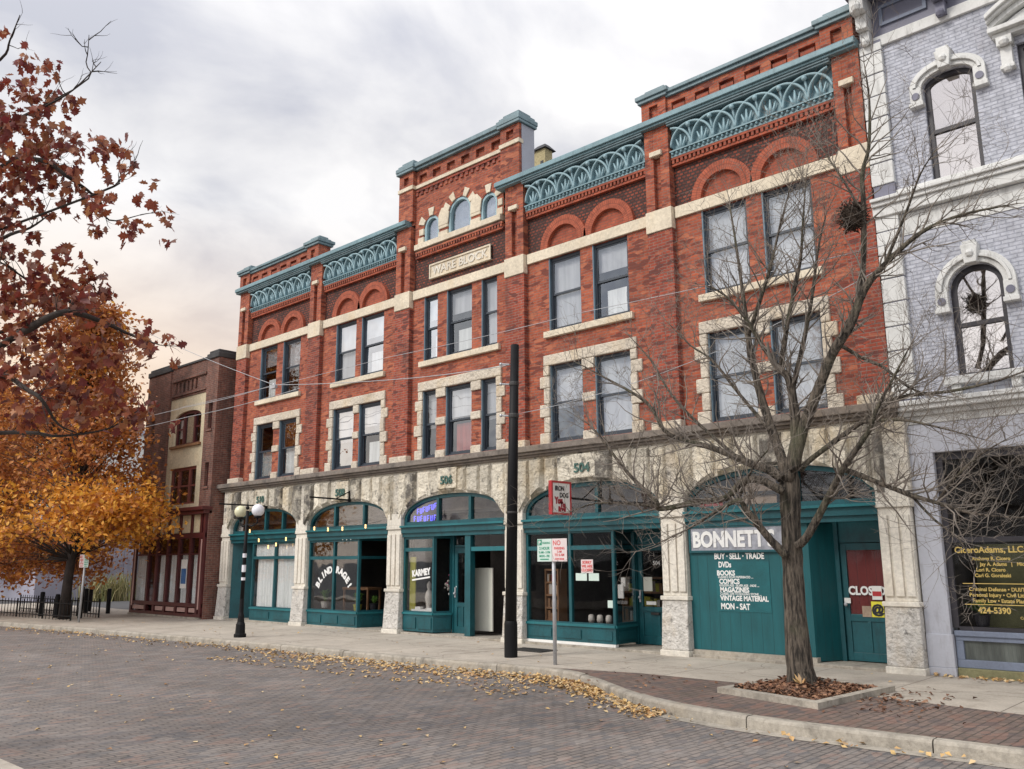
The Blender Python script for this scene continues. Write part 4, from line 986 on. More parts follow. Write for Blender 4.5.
nx = tag(MB().box(-5.92, -5.71, y - .012, y - .006, .80, 1.06).obj('notice', 'yellow'), 'bright yellow notice taped to the glass of the closed door', 'notice')
text_mb('@', -5.815, y - .014, .865, .20, 'CENTER', .010).obj('emblem', 'ink', nx); 
tag(bx(-6.08, -5.925, y - .012, y - .006, .80, .98).obj('notice', 'tan_glass'), 'tan paper notice low on the closed door, left of the yellow one', 'notice')
nx = tag(bx(-5.89, -5.72, y - .012, y - .006, 1.09, 1.32).obj('notice', 'white'), 'white and red notice on the closed door above the yellow one', 'notice'); bx(-5.88, -5.73, y - .016, y - .0125, 1.15, 1.23).obj('red_band', 'red', nx)
tag(bx(-6.38, -6.27, y - .012, y - .006, 1.02, 1.11).obj('notice', 'white'), 'small white card at the left edge of the closed door', 'notice')

# ---------------------------------------------------------------- signs and lettering on the shopfronts
sg = thing('shop_sign', 'long grey sign board with raised white capitals on the boarded teal front', 'shop sign', (-8.1, YS - .01, 2.13))
bx(-9.03, -7.0, YS - .02, YS + .016, 1.95, 2.37).obj('board', paint('mottled_grey_board', (0.30, 0.31, 0.35), .6, .35, 9), sg)
m = MB(); 
for q in ((-9.07, -6.96, 2.37, 2.41), (-9.07, -6.96, 1.91, 1.95), (-9.07, -9.03, 1.95, 2.37), (-7.0, -6.96, 1.95, 2.37)): m.box(q[0], q[1], YS - .035, YS + .018, q[2], q[3])
m.obj('frame', 'teal', sg)
text_mb("BONNETT'S", -8.99, YS - .022, 2.02, .40, 'LEFT', .016, .80, extr=.012).obj('lettering', 'lettering', sg)
tl = thing('sign_lettering', 'white painted list of wares on the teal boarded shopfront', 'lettering', (-8.3, YS, 1.2))
bx(-8.54, -7.46, YS + .012, YS + .018, .84, 1.74).obj('panel', paint('slightly_paler_teal', (0.006, 0.106, 0.12), .45, .2), tl)
rows = [('BUY \u00b7 SELL \u00b7 TRADE', -8.52, 1.68, .15, .86), ('DVDs', -8.44, 1.50, .145, .8), ('BOOKS', -8.48, 1.325, .125, .98), ('CLASSICS SCI-FI PAPERBACKS ....', -8.46, 1.265, .058, .95), ('COMICS', -8.44, 1.145, .125, .98), ('GOLDEN AGE - SILVER AGE - INDIE ....', -8.44, 1.085, .058, .9),
        ('MAGAZINES', -8.43, .965, .125, .94), ('CLASSIC LIFE TO ROLLING STONE ....', -8.43, .905, .058, .95), ('VINTAGE MATERIAL', -8.43, .785, .125, .93), ('MON - SAT', -8.43, .60, .15, .86)]
ms = []
for t, x, z, sz, sx in rows: ms.append(text_mb(t, x - .04, YS + .010, 1.79 - (1.68 - z) * .84, sz, 'LEFT', .005 if sz > .1 else .0012, sx * .92, extr=.002))
merge(*ms).obj('lettering', 'lettering', tl)
def arc_text(s, cx, cz, r, a0, a1, size, y):
    ms = []
    for i, ch in enumerate(s):
        t = a0 + (a1 - a0) * i / (len(s) - 1)
        if ch != ' ': ms.append(text_mb(ch, cx + r * math.cos(t), y, cz + r * math.sin(t), size, 'CENTER', .014, 1.0, t - math.pi / 2))
    return merge(*ms)
tag(arc_text('BLIND RAGE!', -20.65, .72, .78, R(150), R(30), .25, YS + .036).obj('window_lettering', 'lettering'), 'arched white lettering across the two tall shop panes', 'lettering')
wl = tag(text_mb('KARMEY', -17.28, YS + .036, 1.40, .22, 'LEFT', .012, .82, R(6)).obj('window_lettering', 'lettering'), 'white slanted lettering underlined on the window beside the white board', 'lettering')
MB().hexa([(-17.28, YS + .03, 1.30), (-16.6, YS + .03, 1.38), (-17.28, YS + .036, 1.30), (-16.6, YS + .036, 1.38), (-17.28, YS + .03, 1.34), (-16.6, YS + .03, 1.42), (-17.28, YS + .036, 1.34), (-16.6, YS + .036, 1.42)]).obj('underline', 'lettering', wl)
nz = MB()
for row, (xa, xb, z) in enumerate(((-17.2, -16.42, 2.98), (-17.32, -16.42, 2.80))):
    k = 7
    for i in range(k):
        x = xa + (xb - xa) * i / k; zz = z + .02 * i if row == 0 else z
        for q in ((0, 0, .06, .0), (0, 0, 0, .13), (.06, 0, .06, .13)) if i % 2 else ((0, .13, .06, .13), (0, 0, 0, .13), (0, .065, .05, .065)):
            nz.tube([(x + q[0], YS + .1, zz + q[1]), (x + q[2], YS + .1, zz + q[3])], .013, 5)
tag(nz.obj('neon_sign', 'neon'), 'blue violet neon lettering in the arched light over a shop window', 'neon sign')
# projecting sign with red case, hung from a bracket
hs = thing('hanging_sign', 'red cased white sign with black and red letters hung from a bracket under number 504', 'hanging sign', (-11.0, -1.6, 3.0))
MB().box(-11.06, -10.98, -1.97, -1.36, 2.66, 2.70).box(-11.06, -10.98, -1.97, -1.36, 3.28, 3.32).box(-11.06, -10.98, -1.97, -1.93, 2.70, 3.28).box(-11.06, -10.98, -1.40, -1.36, 2.70, 3.28).obj('case', 'red', hs)
bx(-11.05, -10.99, -1.93, -1.40, 2.70, 3.28).obj('face', 'white', hs)
merge(text_mb('IRON', -10.986, -1.86, 3.13, .13, 'LEFT', .004, .9, face='+x'), text_mb('DOG', -10.986, -1.72, 3.00, .13, 'LEFT', .004, .9, face='+x')).obj('lettering', 'ink', hs)
merge(text_mb('You', -10.986, -1.86, 2.88, .17, 'LEFT', .012, .8, face='+x'), text_mb('To', -10.986, -1.70, 2.81, .14, 'LEFT', .012, .9, face='+x'), text_mb('Read', -10.986, -1.76, 2.73, .12, 'LEFT', .012, .9, face='+x')).obj('red_lettering', 'dkred', hs)
MB().tube([(-11.1, -.21, 3.0), (-11.1, -1.98, 3.02)], .022, 8).tube([(-11.1, -.22, 3.0), (-11.1, -.22, 3.45)], .02, 6).tube([(-11.1, -.22, 3.42), (-11.1, -.85, 3.02)], .016, 6).tube([(-11.1, -1.5, 3.02), (-11.02, -1.5, 3.02)], .015, 6).box(-11.14, -11.06, -.28, -.2, 2.93, 3.07).obj('bracket', 'black', hs)
hb = MB().tube([(-19.8, -.25, 3.47), (-19.8, -1.56, 3.49)], .022, 8).tube([(-19.8, -.27, 3.47), (-19.8, -.27, 3.72)], .02, 6).tube([(-19.8, -.27, 3.70), (-19.8, -.7, 3.49)], .015, 6).box(-19.84, -19.76, -.29, -.24, 3.40, 3.54)
tag(hb.obj('sign_bracket', 'black'), 'empty black iron sign bracket on the stone arch under number 508', 'bracket')
br3 = MB().tube([(-24.05, -.25, 3.50), (-24.05, -1.85, 3.50)], .022, 8).box(-24.09, -24.01, -.29, -.24, 3.42, 3.58)
tag(br3.obj('sign_bracket', 'black'), 'empty black sign bracket beside the twin globe lamp, under number 510', 'bracket')
# papers in the windows of the fourth shop
nx = tag(bx(-11.78, -11.46, YS + .028, YS + .034, 1.52, 1.80).obj('notice', 'signface_r'), 'white notice with red print in the middle of the dark shop window', 'notice')
for k in range(3): text_mb(('SORRY', 'WE ARE', 'CLOSED')[k], -11.62, YS + .026, 1.715 - k * .08, .08, 'CENTER', .003).obj('print', 'sign_red', nx)
for k, (p_, q_) in enumerate(((-11.93, -11.63), (-11.6, -11.6), (-11.58, -11.31))):
    if k != 1: tag(bx(p_, q_, YS + .028, YS + .034, 1.36, 1.515).obj('notice', 'signface_g'), ('pale sheet under the red printed notice, nearer the green sign post', 'pale sheet under the red printed notice, nearer the shop door')[k // 2], 'notice')
tag(bx(-11.10, -10.97, YS + .028, YS + .034, .82, .97).obj('sticker', 'signface_g'), 'small pale blue sticker low at the corner of the shop window', 'sticker')
bd = tag(bx(-15.50, -14.86, .36, .40, .14, 1.62).obj('white_board', 'board', bevel=.006), 'plain off white board standing in the open shop entry', 'board')

# things in the shop windows
def plantpot(name, label, x, y, z, h, spread, n, seed, pot='ink'):
    t = thing(name, label, 'potted plant', (x, y, z)); rq = random.Random(seed)
    MB().lathe([(.09, z), (.12, z + .16), (.13, z + .18)], x, y, 14).obj('pot', pot, t)
    m = MB()
    for k in range(n):
        a = rq.uniform(0, 6.28); l = rq.uniform(.5, 1) * spread; hh = rq.uniform(.35, 1) * h; w_ = rq.uniform(.012, .03)
        P = [Vector((x + math.cos(a) * l * t_, y + math.sin(a) * l * t_ * .5, z + .17 + hh * (1.6 * t_ - t_ * t_ * 1.0))) for t_ in (0, .35, .7, 1)]
        s_ = Vector((-math.sin(a), math.cos(a), 0)) * w_
        vs = []
        for i, p in enumerate(P): f_ = (.5, 1, .8, .05)[i]; vs += [p + s_ * f_, p - s_ * f_]
        m.add(vs, [(0, 1, 3, 2), (2, 3, 5, 4), (4, 5, 7, 6)])
    m.obj('leaves', 'plant', t, recalc=False); return t
def shelf_unit(x0, x1, y, z0, z1, n, label, seed, cols):
    t = thing('shelf_unit', label, 'shelf', ((x0 + x1) / 2, y, z0)); rq = random.Random(seed)
    m = MB(); m.box(x0, x0 + .04, y, y + .3, z0, z1); m.box(x1 - .04, x1, y, y + .3, z0, z1)
    for k in range(n + 1): m.box(x0 + .04, x1 - .04, y, y + .3, z0 + (z1 - z0 - .04) * k / n, z0 + (z1 - z0 - .04) * k / n + .04)
    m.obj('frame', 'wood', t)
    for k in range(n):
        mm = MB(); x = x0 + .06; zb = z0 + (z1 - z0 - .04) * k / n + .041
        while x < x1 - .14:
            w_ = rq.uniform(.03, .1); mm.box(x, x + w_, y + .03, y + .22, zb, zb + rq.uniform(.12, .8 * (z1 - z0) / n), rq.randrange(len(cols))); x += w_ + rq.choice((.004, .004, .05))
        mm.obj('shelf_load', cols, t)
    return t
plantpot('potted_plant', 'bushy potted plant low behind the left pane with arched lettering', -21.45, .22, .50, .55, .32, 70, 3, 'pale')
plantpot('potted_plant', 'spreading potted plant in the right pane with arched lettering', -20.0, .28, .45, .5, .36, 60, 4, 'olive')
tb = thing('display_table', 'brown wooden table behind the panes with arched lettering', 'table', (-20.7, .9, .03))
bx(-21.3, -20.1, .7, 1.2, 1.0, 1.07).obj('table_top', 'wood', tb)
for sx_, sy_ in ((-21.25, .72), (-20.15, .72), (-21.25, 1.15), (-20.15, 1.15)): bx(sx_ - .025, sx_ + .025, sy_, sy_ + .05, .03, .998).obj('leg', 'wood', tb)
plantpot('potted_plant', 'small plant in the angled window beside the recessed door', -19.62, .55, .48, .35, .22, 40, 6)
tag(bx(-17.50, -17.28, .02, .05, .56, 1.9).obj('yellow_cloth', 'olive'), 'olive yellow cloth hanging at the left side of the lettered window', 'cloth')
def figure(x, y, z, h, label, mat):
    pr_ = [(.16, 0), (.17, .06), (.10, .10), (.13, .30), (.16, .45), (.12, .62), (.05, .70), (.09, .78), (.085, .88), (.02, .97)]
    return tag(MB().lathe([(r * h * .9, z + q * h) for r, q in pr_], x, y, 12).obj('figurine', mat, smooth=True), label, 'figurine')
figure(-16.95, .2, .56, .75, 'pale figurine in the window with slanted white lettering', 'pale')
tag(MB().box(-17.4, -16.6, .0, .1, .54, .60).box(-17.25, -17.05, .0, .1, .6, .66).box(-16.8, -16.64, .01, .1, .6, .64).obj('display_stand', 'white'), 'low white display stand along the bottom of the lettered window', 'stand')
fl = MB(); rq = random.Random(2)
for k in range(40): fl.ball((-16.36 + rq.gauss(0, .09), .42 + rq.gauss(0, .05), 1.15 + rq.gauss(0, .1)), rq.uniform(.02, .04), 6, mi=rq.randrange(3))
fl = merge(fl, MB().tube([(-16.36, .42, .5), (-16.36, .42, 1.1)], .012, 6))
tag(fl.obj('flower_bunch', ['pinkcloth', 'pale', 'white']), 'bunch of pink and white flowers in the angled shop window', 'flowers')
shelf_unit(-13.15, -12.75, .3, .45, 1.6, 4, 'narrow shelf of small goods at the left of the dark shop window', 5, ['wood', 'pale', 'dkred', 'tan_glass'])
shelf_unit(-12.4, -11.2, 2.2, .05, 1.4, 4, 'wide shelf of goods deep inside the dark shop', 6, ['wood', 'brown_reflection_goods', 'pale', 'olive'])
for k, x in enumerate((-11.70, -11.47, -11.24)):
    tag(MB().lathe([(.05, .49), (.07, .55), (.06, .64), (.03, .66)], x, .12, 10).obj('jar', 'pale', smooth=True), ('squat pale jar on the window ledge, the one nearest the mullion', 'squat pale jar on the window ledge between two others', 'squat pale jar on the window ledge, nearest the angled return')[k], 'jar', 'jars on the window ledge')
MBx = MB().box(-11.12, -10.98, .30, .33, 1.0, 1.28).box(-11.10, -11.0, .40, .43, 1.24, 1.42)
tag(MBx.obj('price_cards', 'white'), 'white cards pinned in the angled window beside the shop door', 'card')

# ---------------------------------------------------------------- lavender building on the right
LV = thing('lavender_building', 'lavender painted brick building with white quoins and carved window hoods', 'building', (-2.0, 0, 0))
LX0, LX1 = -5.04, 3.6
AW = [(-4.0, -3.2, 4.63, 6.05, .40), (-2.42, -1.5, 4.63, 6.2, .2), (-.7, .1, 4.63, 6.05, .4), (-4.06, -3.26, 8.02, 9.75, .20), (-2.60, -1.45, 8.02, 9.95, .0), (-.75, .05, 8.02, 9.75, .2)]
m = MB()
rect = [(a, b, z0, zs + h + .002) for a, b, z0, zs, h in AW]
m.wall(-4.66, LX1, 4.3, 11.2, -.04, rect, .16)
for a, b, z0, zs, h in AW:
    if h: m.archwall(a, b, zs, h, zs + h + .001, -.04, .16, 20)
m.box(LX0 + .02, LX0 + .05, .003, 14, 0, 12.0); m.box(LX1 - .3, LX1, .003, 14, 0, 12)
m.obj('wall', 'brick_lav', LV)
bx(LX0 + .06, LX1 - .31, .9, 1.0, 3.9, 11.9).obj('inner_partition', 'interior', LV); bx(LX0, LX1, .1, 14, 11.7, 11.8).obj('roof', 'roof', LV)
z = 4.36; k = 0; rq = random.Random(3)
while z < 10.9:
    h = .42 if z + .42 < 10.9 else 10.9 - z
    if not (7.55 < z + h / 2 < 8.05): bx(LX0, -4.655, -.13 + rq.uniform(-.006, .006), .02, z + .008, z + h - .008).obj('quoin', 'lav_trim', LV, bevel=.01)
    z += .425
bx(LX0 + .02, -4.66, -.11, .01, 4.34, 10.95).obj('corner_pier', 'lav_dark', LV)
MB().box(LX0 - .02, LX1, -.17, .0, 7.60, 7.78).box(LX0 - .02, LX1, -.22, .0, 7.782, 7.86).box(LX0 - .02, LX1, -.27, .0, 7.86, 7.92).box(-4.64, LX1, -.15, .0, 7.92, 8.015).obj('string_course', 'lav_trim', LV, bevel=.012)
bx(-4.64, LX1, -.052, .0, 7.2, 7.58).obj('plain_band', 'lav_trim', LV)
def hood(a, b, zs, h, name='window_hood'):
    cx, r = (a + b) / 2, (b - a) / 2
    m = MB()
    def arcpts(e): return [(cx + (r + e) * math.cos(t), zs + (h + e) * math.sin(t)) for t in [math.pi * k / 20 for k in range(21)]]
    for e0, e1, y in ((.01, .09, -.11), (.09, .14, -.16), (.14, .20, -.13)):
        A, B_ = arcpts(e0), arcpts(e1)
        for i in range(20):
            P = [A[i], A[i + 1], B_[i + 1], B_[i]]
            m.add([(x, y, zz) for x, zz in P] + [(x, -.03, zz) for x, zz in P], [(0, 1, 2, 3), (0, 4, 5, 1), (3, 2, 6, 7)])
    for sx_ in (-1, 1):
        xa, xb = sorted((cx + sx_ * (r + .01), cx + sx_ * (r + .20)))
        m.box(xa, xb, -.14, -.03, zs - .27, zs); m.box(xa - .02, xb + .02, -.17, -.03, zs - .35, zs - .271)
    o = m.obj(name, 'lav_trim', LV, bevel=.008)
    for sx_ in (-1, 1):
        xm = cx + sx_ * (r + .105); c_ = MB()
        c_.prism([(xm + .065 * math.cos(k * math.pi / 6), zs - .16 + .065 * math.sin(k * math.pi / 6)) for k in range(12)], -.16, -.141)
        c_.obj('rosette', 'lav_dark', o)
    zt = zs + h
    MB().hexa([(cx - .09, -.22, zt - .02), (cx + .09, -.22, zt - .02), (cx - .09, -.03, zt - .02), (cx + .09, -.03, zt - .02), (cx - .13, -.22, zt + .30), (cx + .13, -.22, zt + .30), (cx - .13, -.03, zt + .30), (cx + .13, -.03, zt + .30)]).ball((cx, -.21, zt + .14), .07, 8).box(cx - .1, cx + .1, -.2, -.03, zt + .301, zt + .36).obj('keystone', 'lav_trim', o, bevel=.012)
    return o
def pediment(a, b, zt):
    m = MB(); cx = (a + b) / 2; hw = (b - a) / 2 + .34
    n = 20
    for e0, e1, y in ((0, .10, -.22), (.10, .16, -.30), (.16, .24, -.36)):
        for i in range(n):
            t0, t1 = -1 + 2 * i / n, -1 + 2 * (i + 1) / n
            f = lambda t: zt + .30 + .32 * (1 - t * t)
            P = [(cx + hw * t0, f(t0) + e0), (cx + hw * t1, f(t1) + e0), (cx + hw * t1, f(t1) + e1), (cx + hw * t0, f(t0) + e1)]
            m.add([(x, y, z) for x, z in P] + [(x, -.03, z) for x, z in P], [(0, 1, 2, 3), (0, 4, 5, 1), (3, 2, 6, 7)])
    m.box(cx - hw, cx + hw, -.30, -.03, zt + .22, zt + .30); m.box(cx - hw + .04, cx + hw - .04, -.2, -.03, zt + .14, zt + .219)
    m.prism([(cx + (hw - .1) * t, zt + .30 + .3 * (1 - t * t)) for t in [1 - 2 * k / 16 for k in range(17)]], -.12, -.05)
    o = m.obj('window_pediment', 'lav_trim', LV, bevel=.01)
    for sx_ in (-1, 1):
        xa, xb = sorted((cx + sx_ * ((b - a) / 2 + .02), cx + sx_ * ((b - a) / 2 + .25)))
        c_ = MB(); c_.box(xa, xb, -.22, -.03, zt - .02, zt + .139); c_.box(xa + .03, xb - .03, -.15, -.03, zt - .35, zt - .021); c_.box(xa + .01, xb - .01, -.18, -.03, zt - .42, zt - .351)
        c_.ball(((xa + xb) / 2, -.16, zt - .42), .07, 8); c_.ball(((xa + xb) / 2, -.22, zt + .03), .08, 8)
        c_.obj('console', 'lav_trim', o, bevel=.01)
M['glass_lav'] = glass('tall_window_glass', .55, .7, rcol=(0.93, 0.88, 0.86))
for i, (a, b, z0, zs, h) in enumerate(AW):
    cx, r = (a + b) / 2, (b - a) / 2; y = .03
    m = MB(); f = .075
    m.box(a + .002, a + f, y, y + .1, z0, zs); m.box(b - f, b - .002, y, y + .1, z0, zs); m.box(a + f, b - f, y, y + .1, z0, z0 + .06)
    zm = z0 + (zs + h - z0) * .47; m.box(a + f, b - f, y + .01, y + .08, zm - .035, zm + .035)
    if h:
        A = [(cx + (r - .002) * math.cos(t), zs + (h - .002) * math.sin(t)) for t in [math.pi * k / 20 for k in range(21)]]
        B_ = [(cx + (r - f) * math.cos(t), zs + (h - f) * math.sin(t)) for t in [math.pi * k / 20 for k in range(21)]]
        for k in range(20):
            P = [A[k], A[k + 1], B_[k + 1], B_[k]]; m.add([(x, y, z) for x, z in P] + [(x, y + .1, z) for x, z in P], [(0, 1, 2, 3), (7, 6, 5, 4), (3, 2, 6, 7)])
    else: m.box(a + f, b - f, y, y + .1, zs - f, zs)
    w_ = m.obj('window', 'lav_frame', LV)
    if h: MB().prism([(b - .03, z0 + .03)] + [(cx + (r - .03) * math.cos(math.pi * k / 16), zs + (h - .03) * math.sin(math.pi * k / 16)) for k in range(17)] + [(a + .03, z0 + .03)], y + .05, y + .055).obj('pane', 'glass_lav', w_)
    else: bx(a + .03, b - .03, y + .05, y + .055, z0 + .03, zs - .02).obj('pane', 'glass_lav', w_)
    bx(a + .02, b - .02, y + .3, y + .31, z0 + .03, zs + h).obj('blind', 'blind', w_)
    if h: hood(a, b, zs, h)
    else: pediment(a, b, zs)
    if z0 < 6: MB().box(a - .2, b + .2, -.2, .1, z0 - .13, z0 - .002).box(a - .1, a + .04, -.15, -.03, z0 - .27, z0 - .131).box(b - .04, b + .1, -.15, -.03, z0 - .27, z0 - .131).obj('window_sill', 'lav_trim', LV, bevel=.012)
# top cornice on brackets
MB().box(LX0, LX1, -.10, .0, 10.82, 11.02).obj('frieze_board', 'lav_trim', LV, bevel=.01)
m = MB().box(LX0, LX1, -.06, .0, 11.022, 11.75); m.box(LX0 - .05, LX1, -.62, .0, 11.75, 11.85); m.box(LX0 - .1, LX1, -.72, .0, 11.85, 12.0)
m.obj('top_cornice', 'lav_dark', LV, bevel=.012)
for k in range(7):
    x = LX0 + .03 + k * 1.28
    c_ = MB().box(x, x + .24, -.52, -.061, 11.42, 11.749).box(x + .02, x + .22, -.34, -.061, 11.14, 11.419).box(x + .04, x + .2, -.22, -.061, 10.90, 11.139); c_.ball((x + .12, -.5, 11.5), .1, 8); c_.ball((x + .12, -.2, 10.93), .075, 8)
    c_.obj('cornice_bracket', 'lav_dark' if k else 'lav_trim', LV, bevel=.012)
    MB().box(x + .36, x + 1.16, -.10, -.061, 11.2, 11.26).box(x + .36, x + 1.16, -.10, -.061, 11.54, 11.6).box(x + .36, x + .42, -.10, -.061, 11.26, 11.54).box(x + 1.1, x + 1.16, -.10, -.061, 11.26, 11.54).obj('cornice_panel', 'lav_wood', LV)
# shop cornice, pilaster and window below
MB().box(LX0 + .02, LX1, -.12, .0, 3.93, 4.06).box(LX0, LX1, -.2, .0, 4.06, 4.14).box(LX0 - .02, LX1, -.32, .0, 4.14, 4.22).box(LX0 - .02, LX1, -.36, .0, 4.22, 4.30).obj('shop_cornice', 'lav_trim', LV, bevel=.012)
MB().box(-4.875, -4.5, -.10, .25, .10, 3.45).box(-4.875, LX1, -.10, .25, 3.45, 3.928).obj('shop_pilaster', 'lav', LV, bevel=.01)
MB().box(-4.876, -4.47, -.13, .25, -.03, .12).box(-4.876, -4.48, -.12, .25, .12, .62).obj('pilaster_base', 'lav', LV, bevel=.01)
m = MB()
m.box(-4.498, -4.40, .0, .1, .72, 3.449); m.box(-4.4, LX1, .0, .1, 3.33, 3.448); m.box(-4.4, LX1, .0, .1, .66, .74); m.box(-4.4, LX1, .01, .1, 2.02, 2.10); m.box(-1.3, -1.2, .005, .1, .74, 3.33)
wf = m.obj('shop_window', 'lav_frame', LV)
MB().box(-4.47, LX1, -.06, .1, .60, .68).box(-4.47, LX1, -.03, .1, .53, .60).box(-4.47, LX1, -.03, .1, .13, .25).box(-4.47, -4.36, -.03, .1, .25, .53).box(-1.3, -1.2, -.03, .1, .25, .53).obj('stall_riser', 'lav_wood', LV, bevel=.008)
bx(-4.36, LX1, .02, .09, .25, .53).obj('riser_boards', 'peel', LV); bx(-4.47, LX1, -.07, .25, -.03, .128).obj('base_course', 'moss', LV, bevel=.015)
bx(-4.4, LX1, .05, .056, .74, 2.02).obj('pane', glass('office_glass', .0, .92, wave=.02), wf); bx(-4.4, LX1, .05, .056, 2.10, 3.33).obj('upper_light', bpy.data.materials['office_glass'], wf)
MB().box(-4.6, LX1, 3.5, 3.6, -.03, 3.6).box(-4.6, -4.5, .25, 3.5, -.03, 3.6).box(-4.5, LX1, .25, 3.5, -.03, .5).box(-4.5, LX1, .25, 3.5, 3.45, 3.55).obj('office_interior', 'interior', LV)
bx(-4.32, -3.5, .9, .94, .5, 2.0).obj('inner_screen', 'khaki', LV)
yt = .046; wt = []
for t, x, z, sz, al, bo in (('CiceroAdams, LLC', -4.17, 1.86, .132, 'LEFT', .004), ('Anthony R. Cicero', -3.66, 1.745, .074, 'CENTER', .002), ('Jay A. Adams   |   Michael', -3.46, 1.66, .074, 'CENTER', .002), ('Lori R. Cicero', -3.68, 1.575, .074, 'CENTER', .002), ('Carl G. Goraleski', -3.66, 1.49, .074, 'CENTER', .002),
    ('Criminal Defense \u2022 DUI/Traffic', -4.02, 1.28, .078, 'LEFT', .002), ('Personal Injury \u2022 Civil Litigation', -4.02, 1.195, .078, 'LEFT', .002), ('Family Law \u2022 Estate Planning', -3.98, 1.11, .078, 'LEFT', .002), ('424-5390', -3.72, .95, .125, 'LEFT', .004), ('Criminal Law', -3.35, .875, .055, 'LEFT', .001)):
    x -= .40 if t[0] == '4' else .2
    wt.append(text_mb(t, x, yt, z, sz, al, bo, .95, extr=.001))
for z in (1.385, 1.07): wt.append(MB().box(-4.3, -2.3, yt - .001, yt + .001, z, z + .012))
tag(merge(*wt).obj('window_lettering', 'gold'), 'gold lettering in centred lines on the dark office window', 'lettering')
plantpot('potted_plant', 'green strappy plant in a dark pot at the foot of the gold lettered window', -4.12, .22, .74, .34, .34, 80, 9)

# ---------------------------------------------------------------- narrow brown building on the left
YB = -.6
BB = thing('brown_building', 'narrow brown brick building with a cream middle bay and maroon shopfront', 'building', (-29.6, YB, 0))
x0, xa, xb, x1 = -32.24, -30.45, -27.72, -26.95
slits = [(-31.75, -31.5, 6.25, 7.15), (-31.75, -31.5, 4.3, 5.1), (-27.47, -27.2, 6.25, 7.15), (-27.47, -27.2, 4.3, 5.1)]
m = MB().wall(x0, xa, 3.6, 8.70, YB, slits[:2], .14).wall(xb, x1, 3.6, 8.70, YB, slits[2:], .14)
m.wall(xa, xb, 7.62, 8.78, YB + .06, [(-30.15 + .3 * k, -30.15 + .3 * k + .15, 7.82, 8.20) for k in range(6)], .1)
m.quad((xa, YB, 3.6), (xa, YB + .3, 3.6), (xa, YB + .3, 8.7), (xa, YB, 8.7)); m.quad((xb, YB, 3.6), (xb, YB + .3, 3.6), (xb, YB + .3, 8.7), (xb, YB, 8.7))
m.box(x0 + .001, x0 + .3, YB + .14, 12, -.1, 8.6); m.box(x1 - .3, x1 - .001, YB + .14, 12, -.1, 8.69); m.box(x0 + .3, x1 - .3, YB + .17, YB + .2, 7.7, 8.6)
m.box(x1 - .13, x1, YB + .001, YB + .14, -.1, 3.6); m.quad((x1, YB, 3.6), (x1, YB + .14, 3.6), (x1, YB + .14, 8.7), (x1, YB, 8.7)); m.quad((x0, YB, 3.6), (x0, YB + .14, 3.6), (x0, YB + .14, 8.7), (x0, YB, 8.7))
m.obj('wall', 'brick_brown', BB); bx(x0 + .3, x1 - .3, .3, 12, 8.2, 8.3).obj('roof', 'roof', BB); bx(x0 + .31, x1 - .31, YB + .7, YB + .8, 3.4, 8.2).obj('inner_partition', 'interior', BB)
for a, b in ((x0, xa), (xb, x1)): MB().box(a - .03, b + .02, YB - .05, YB + .9, 8.702, 8.90).box(a + .05, b - .05, YB, YB + .85, 8.90, 9.0).obj('coping_block', 'cap', BB, bevel=.03)
bx(xa + .032, xb - .032, YB + .02, YB + .35, 8.782, 8.85).obj('coping', 'cap', BB)
MB().box(xa + .1, xb - .1, YB - .0, YB + .06, 8.25, 8.33).box(xa + .1, xb - .1, YB + .01, YB + .06, 7.70, 7.76).obj('brick_band', 'brick_brown', BB)
W3 = (-30.05, -28.12, 5.88, 6.85); W2 = (-30.15, -28.22, 3.78, 5.08)
m = MB().wall(xa + .001, xb - .001, 3.6, 7.619, YB + .09, [(*W3[:3], 7.11), W2], .14)
m.archwall(W3[0], W3[1], W3[3], .25, 7.109, YB + .09, .14, 16); m.obj('cream_bay', 'cream', BB)
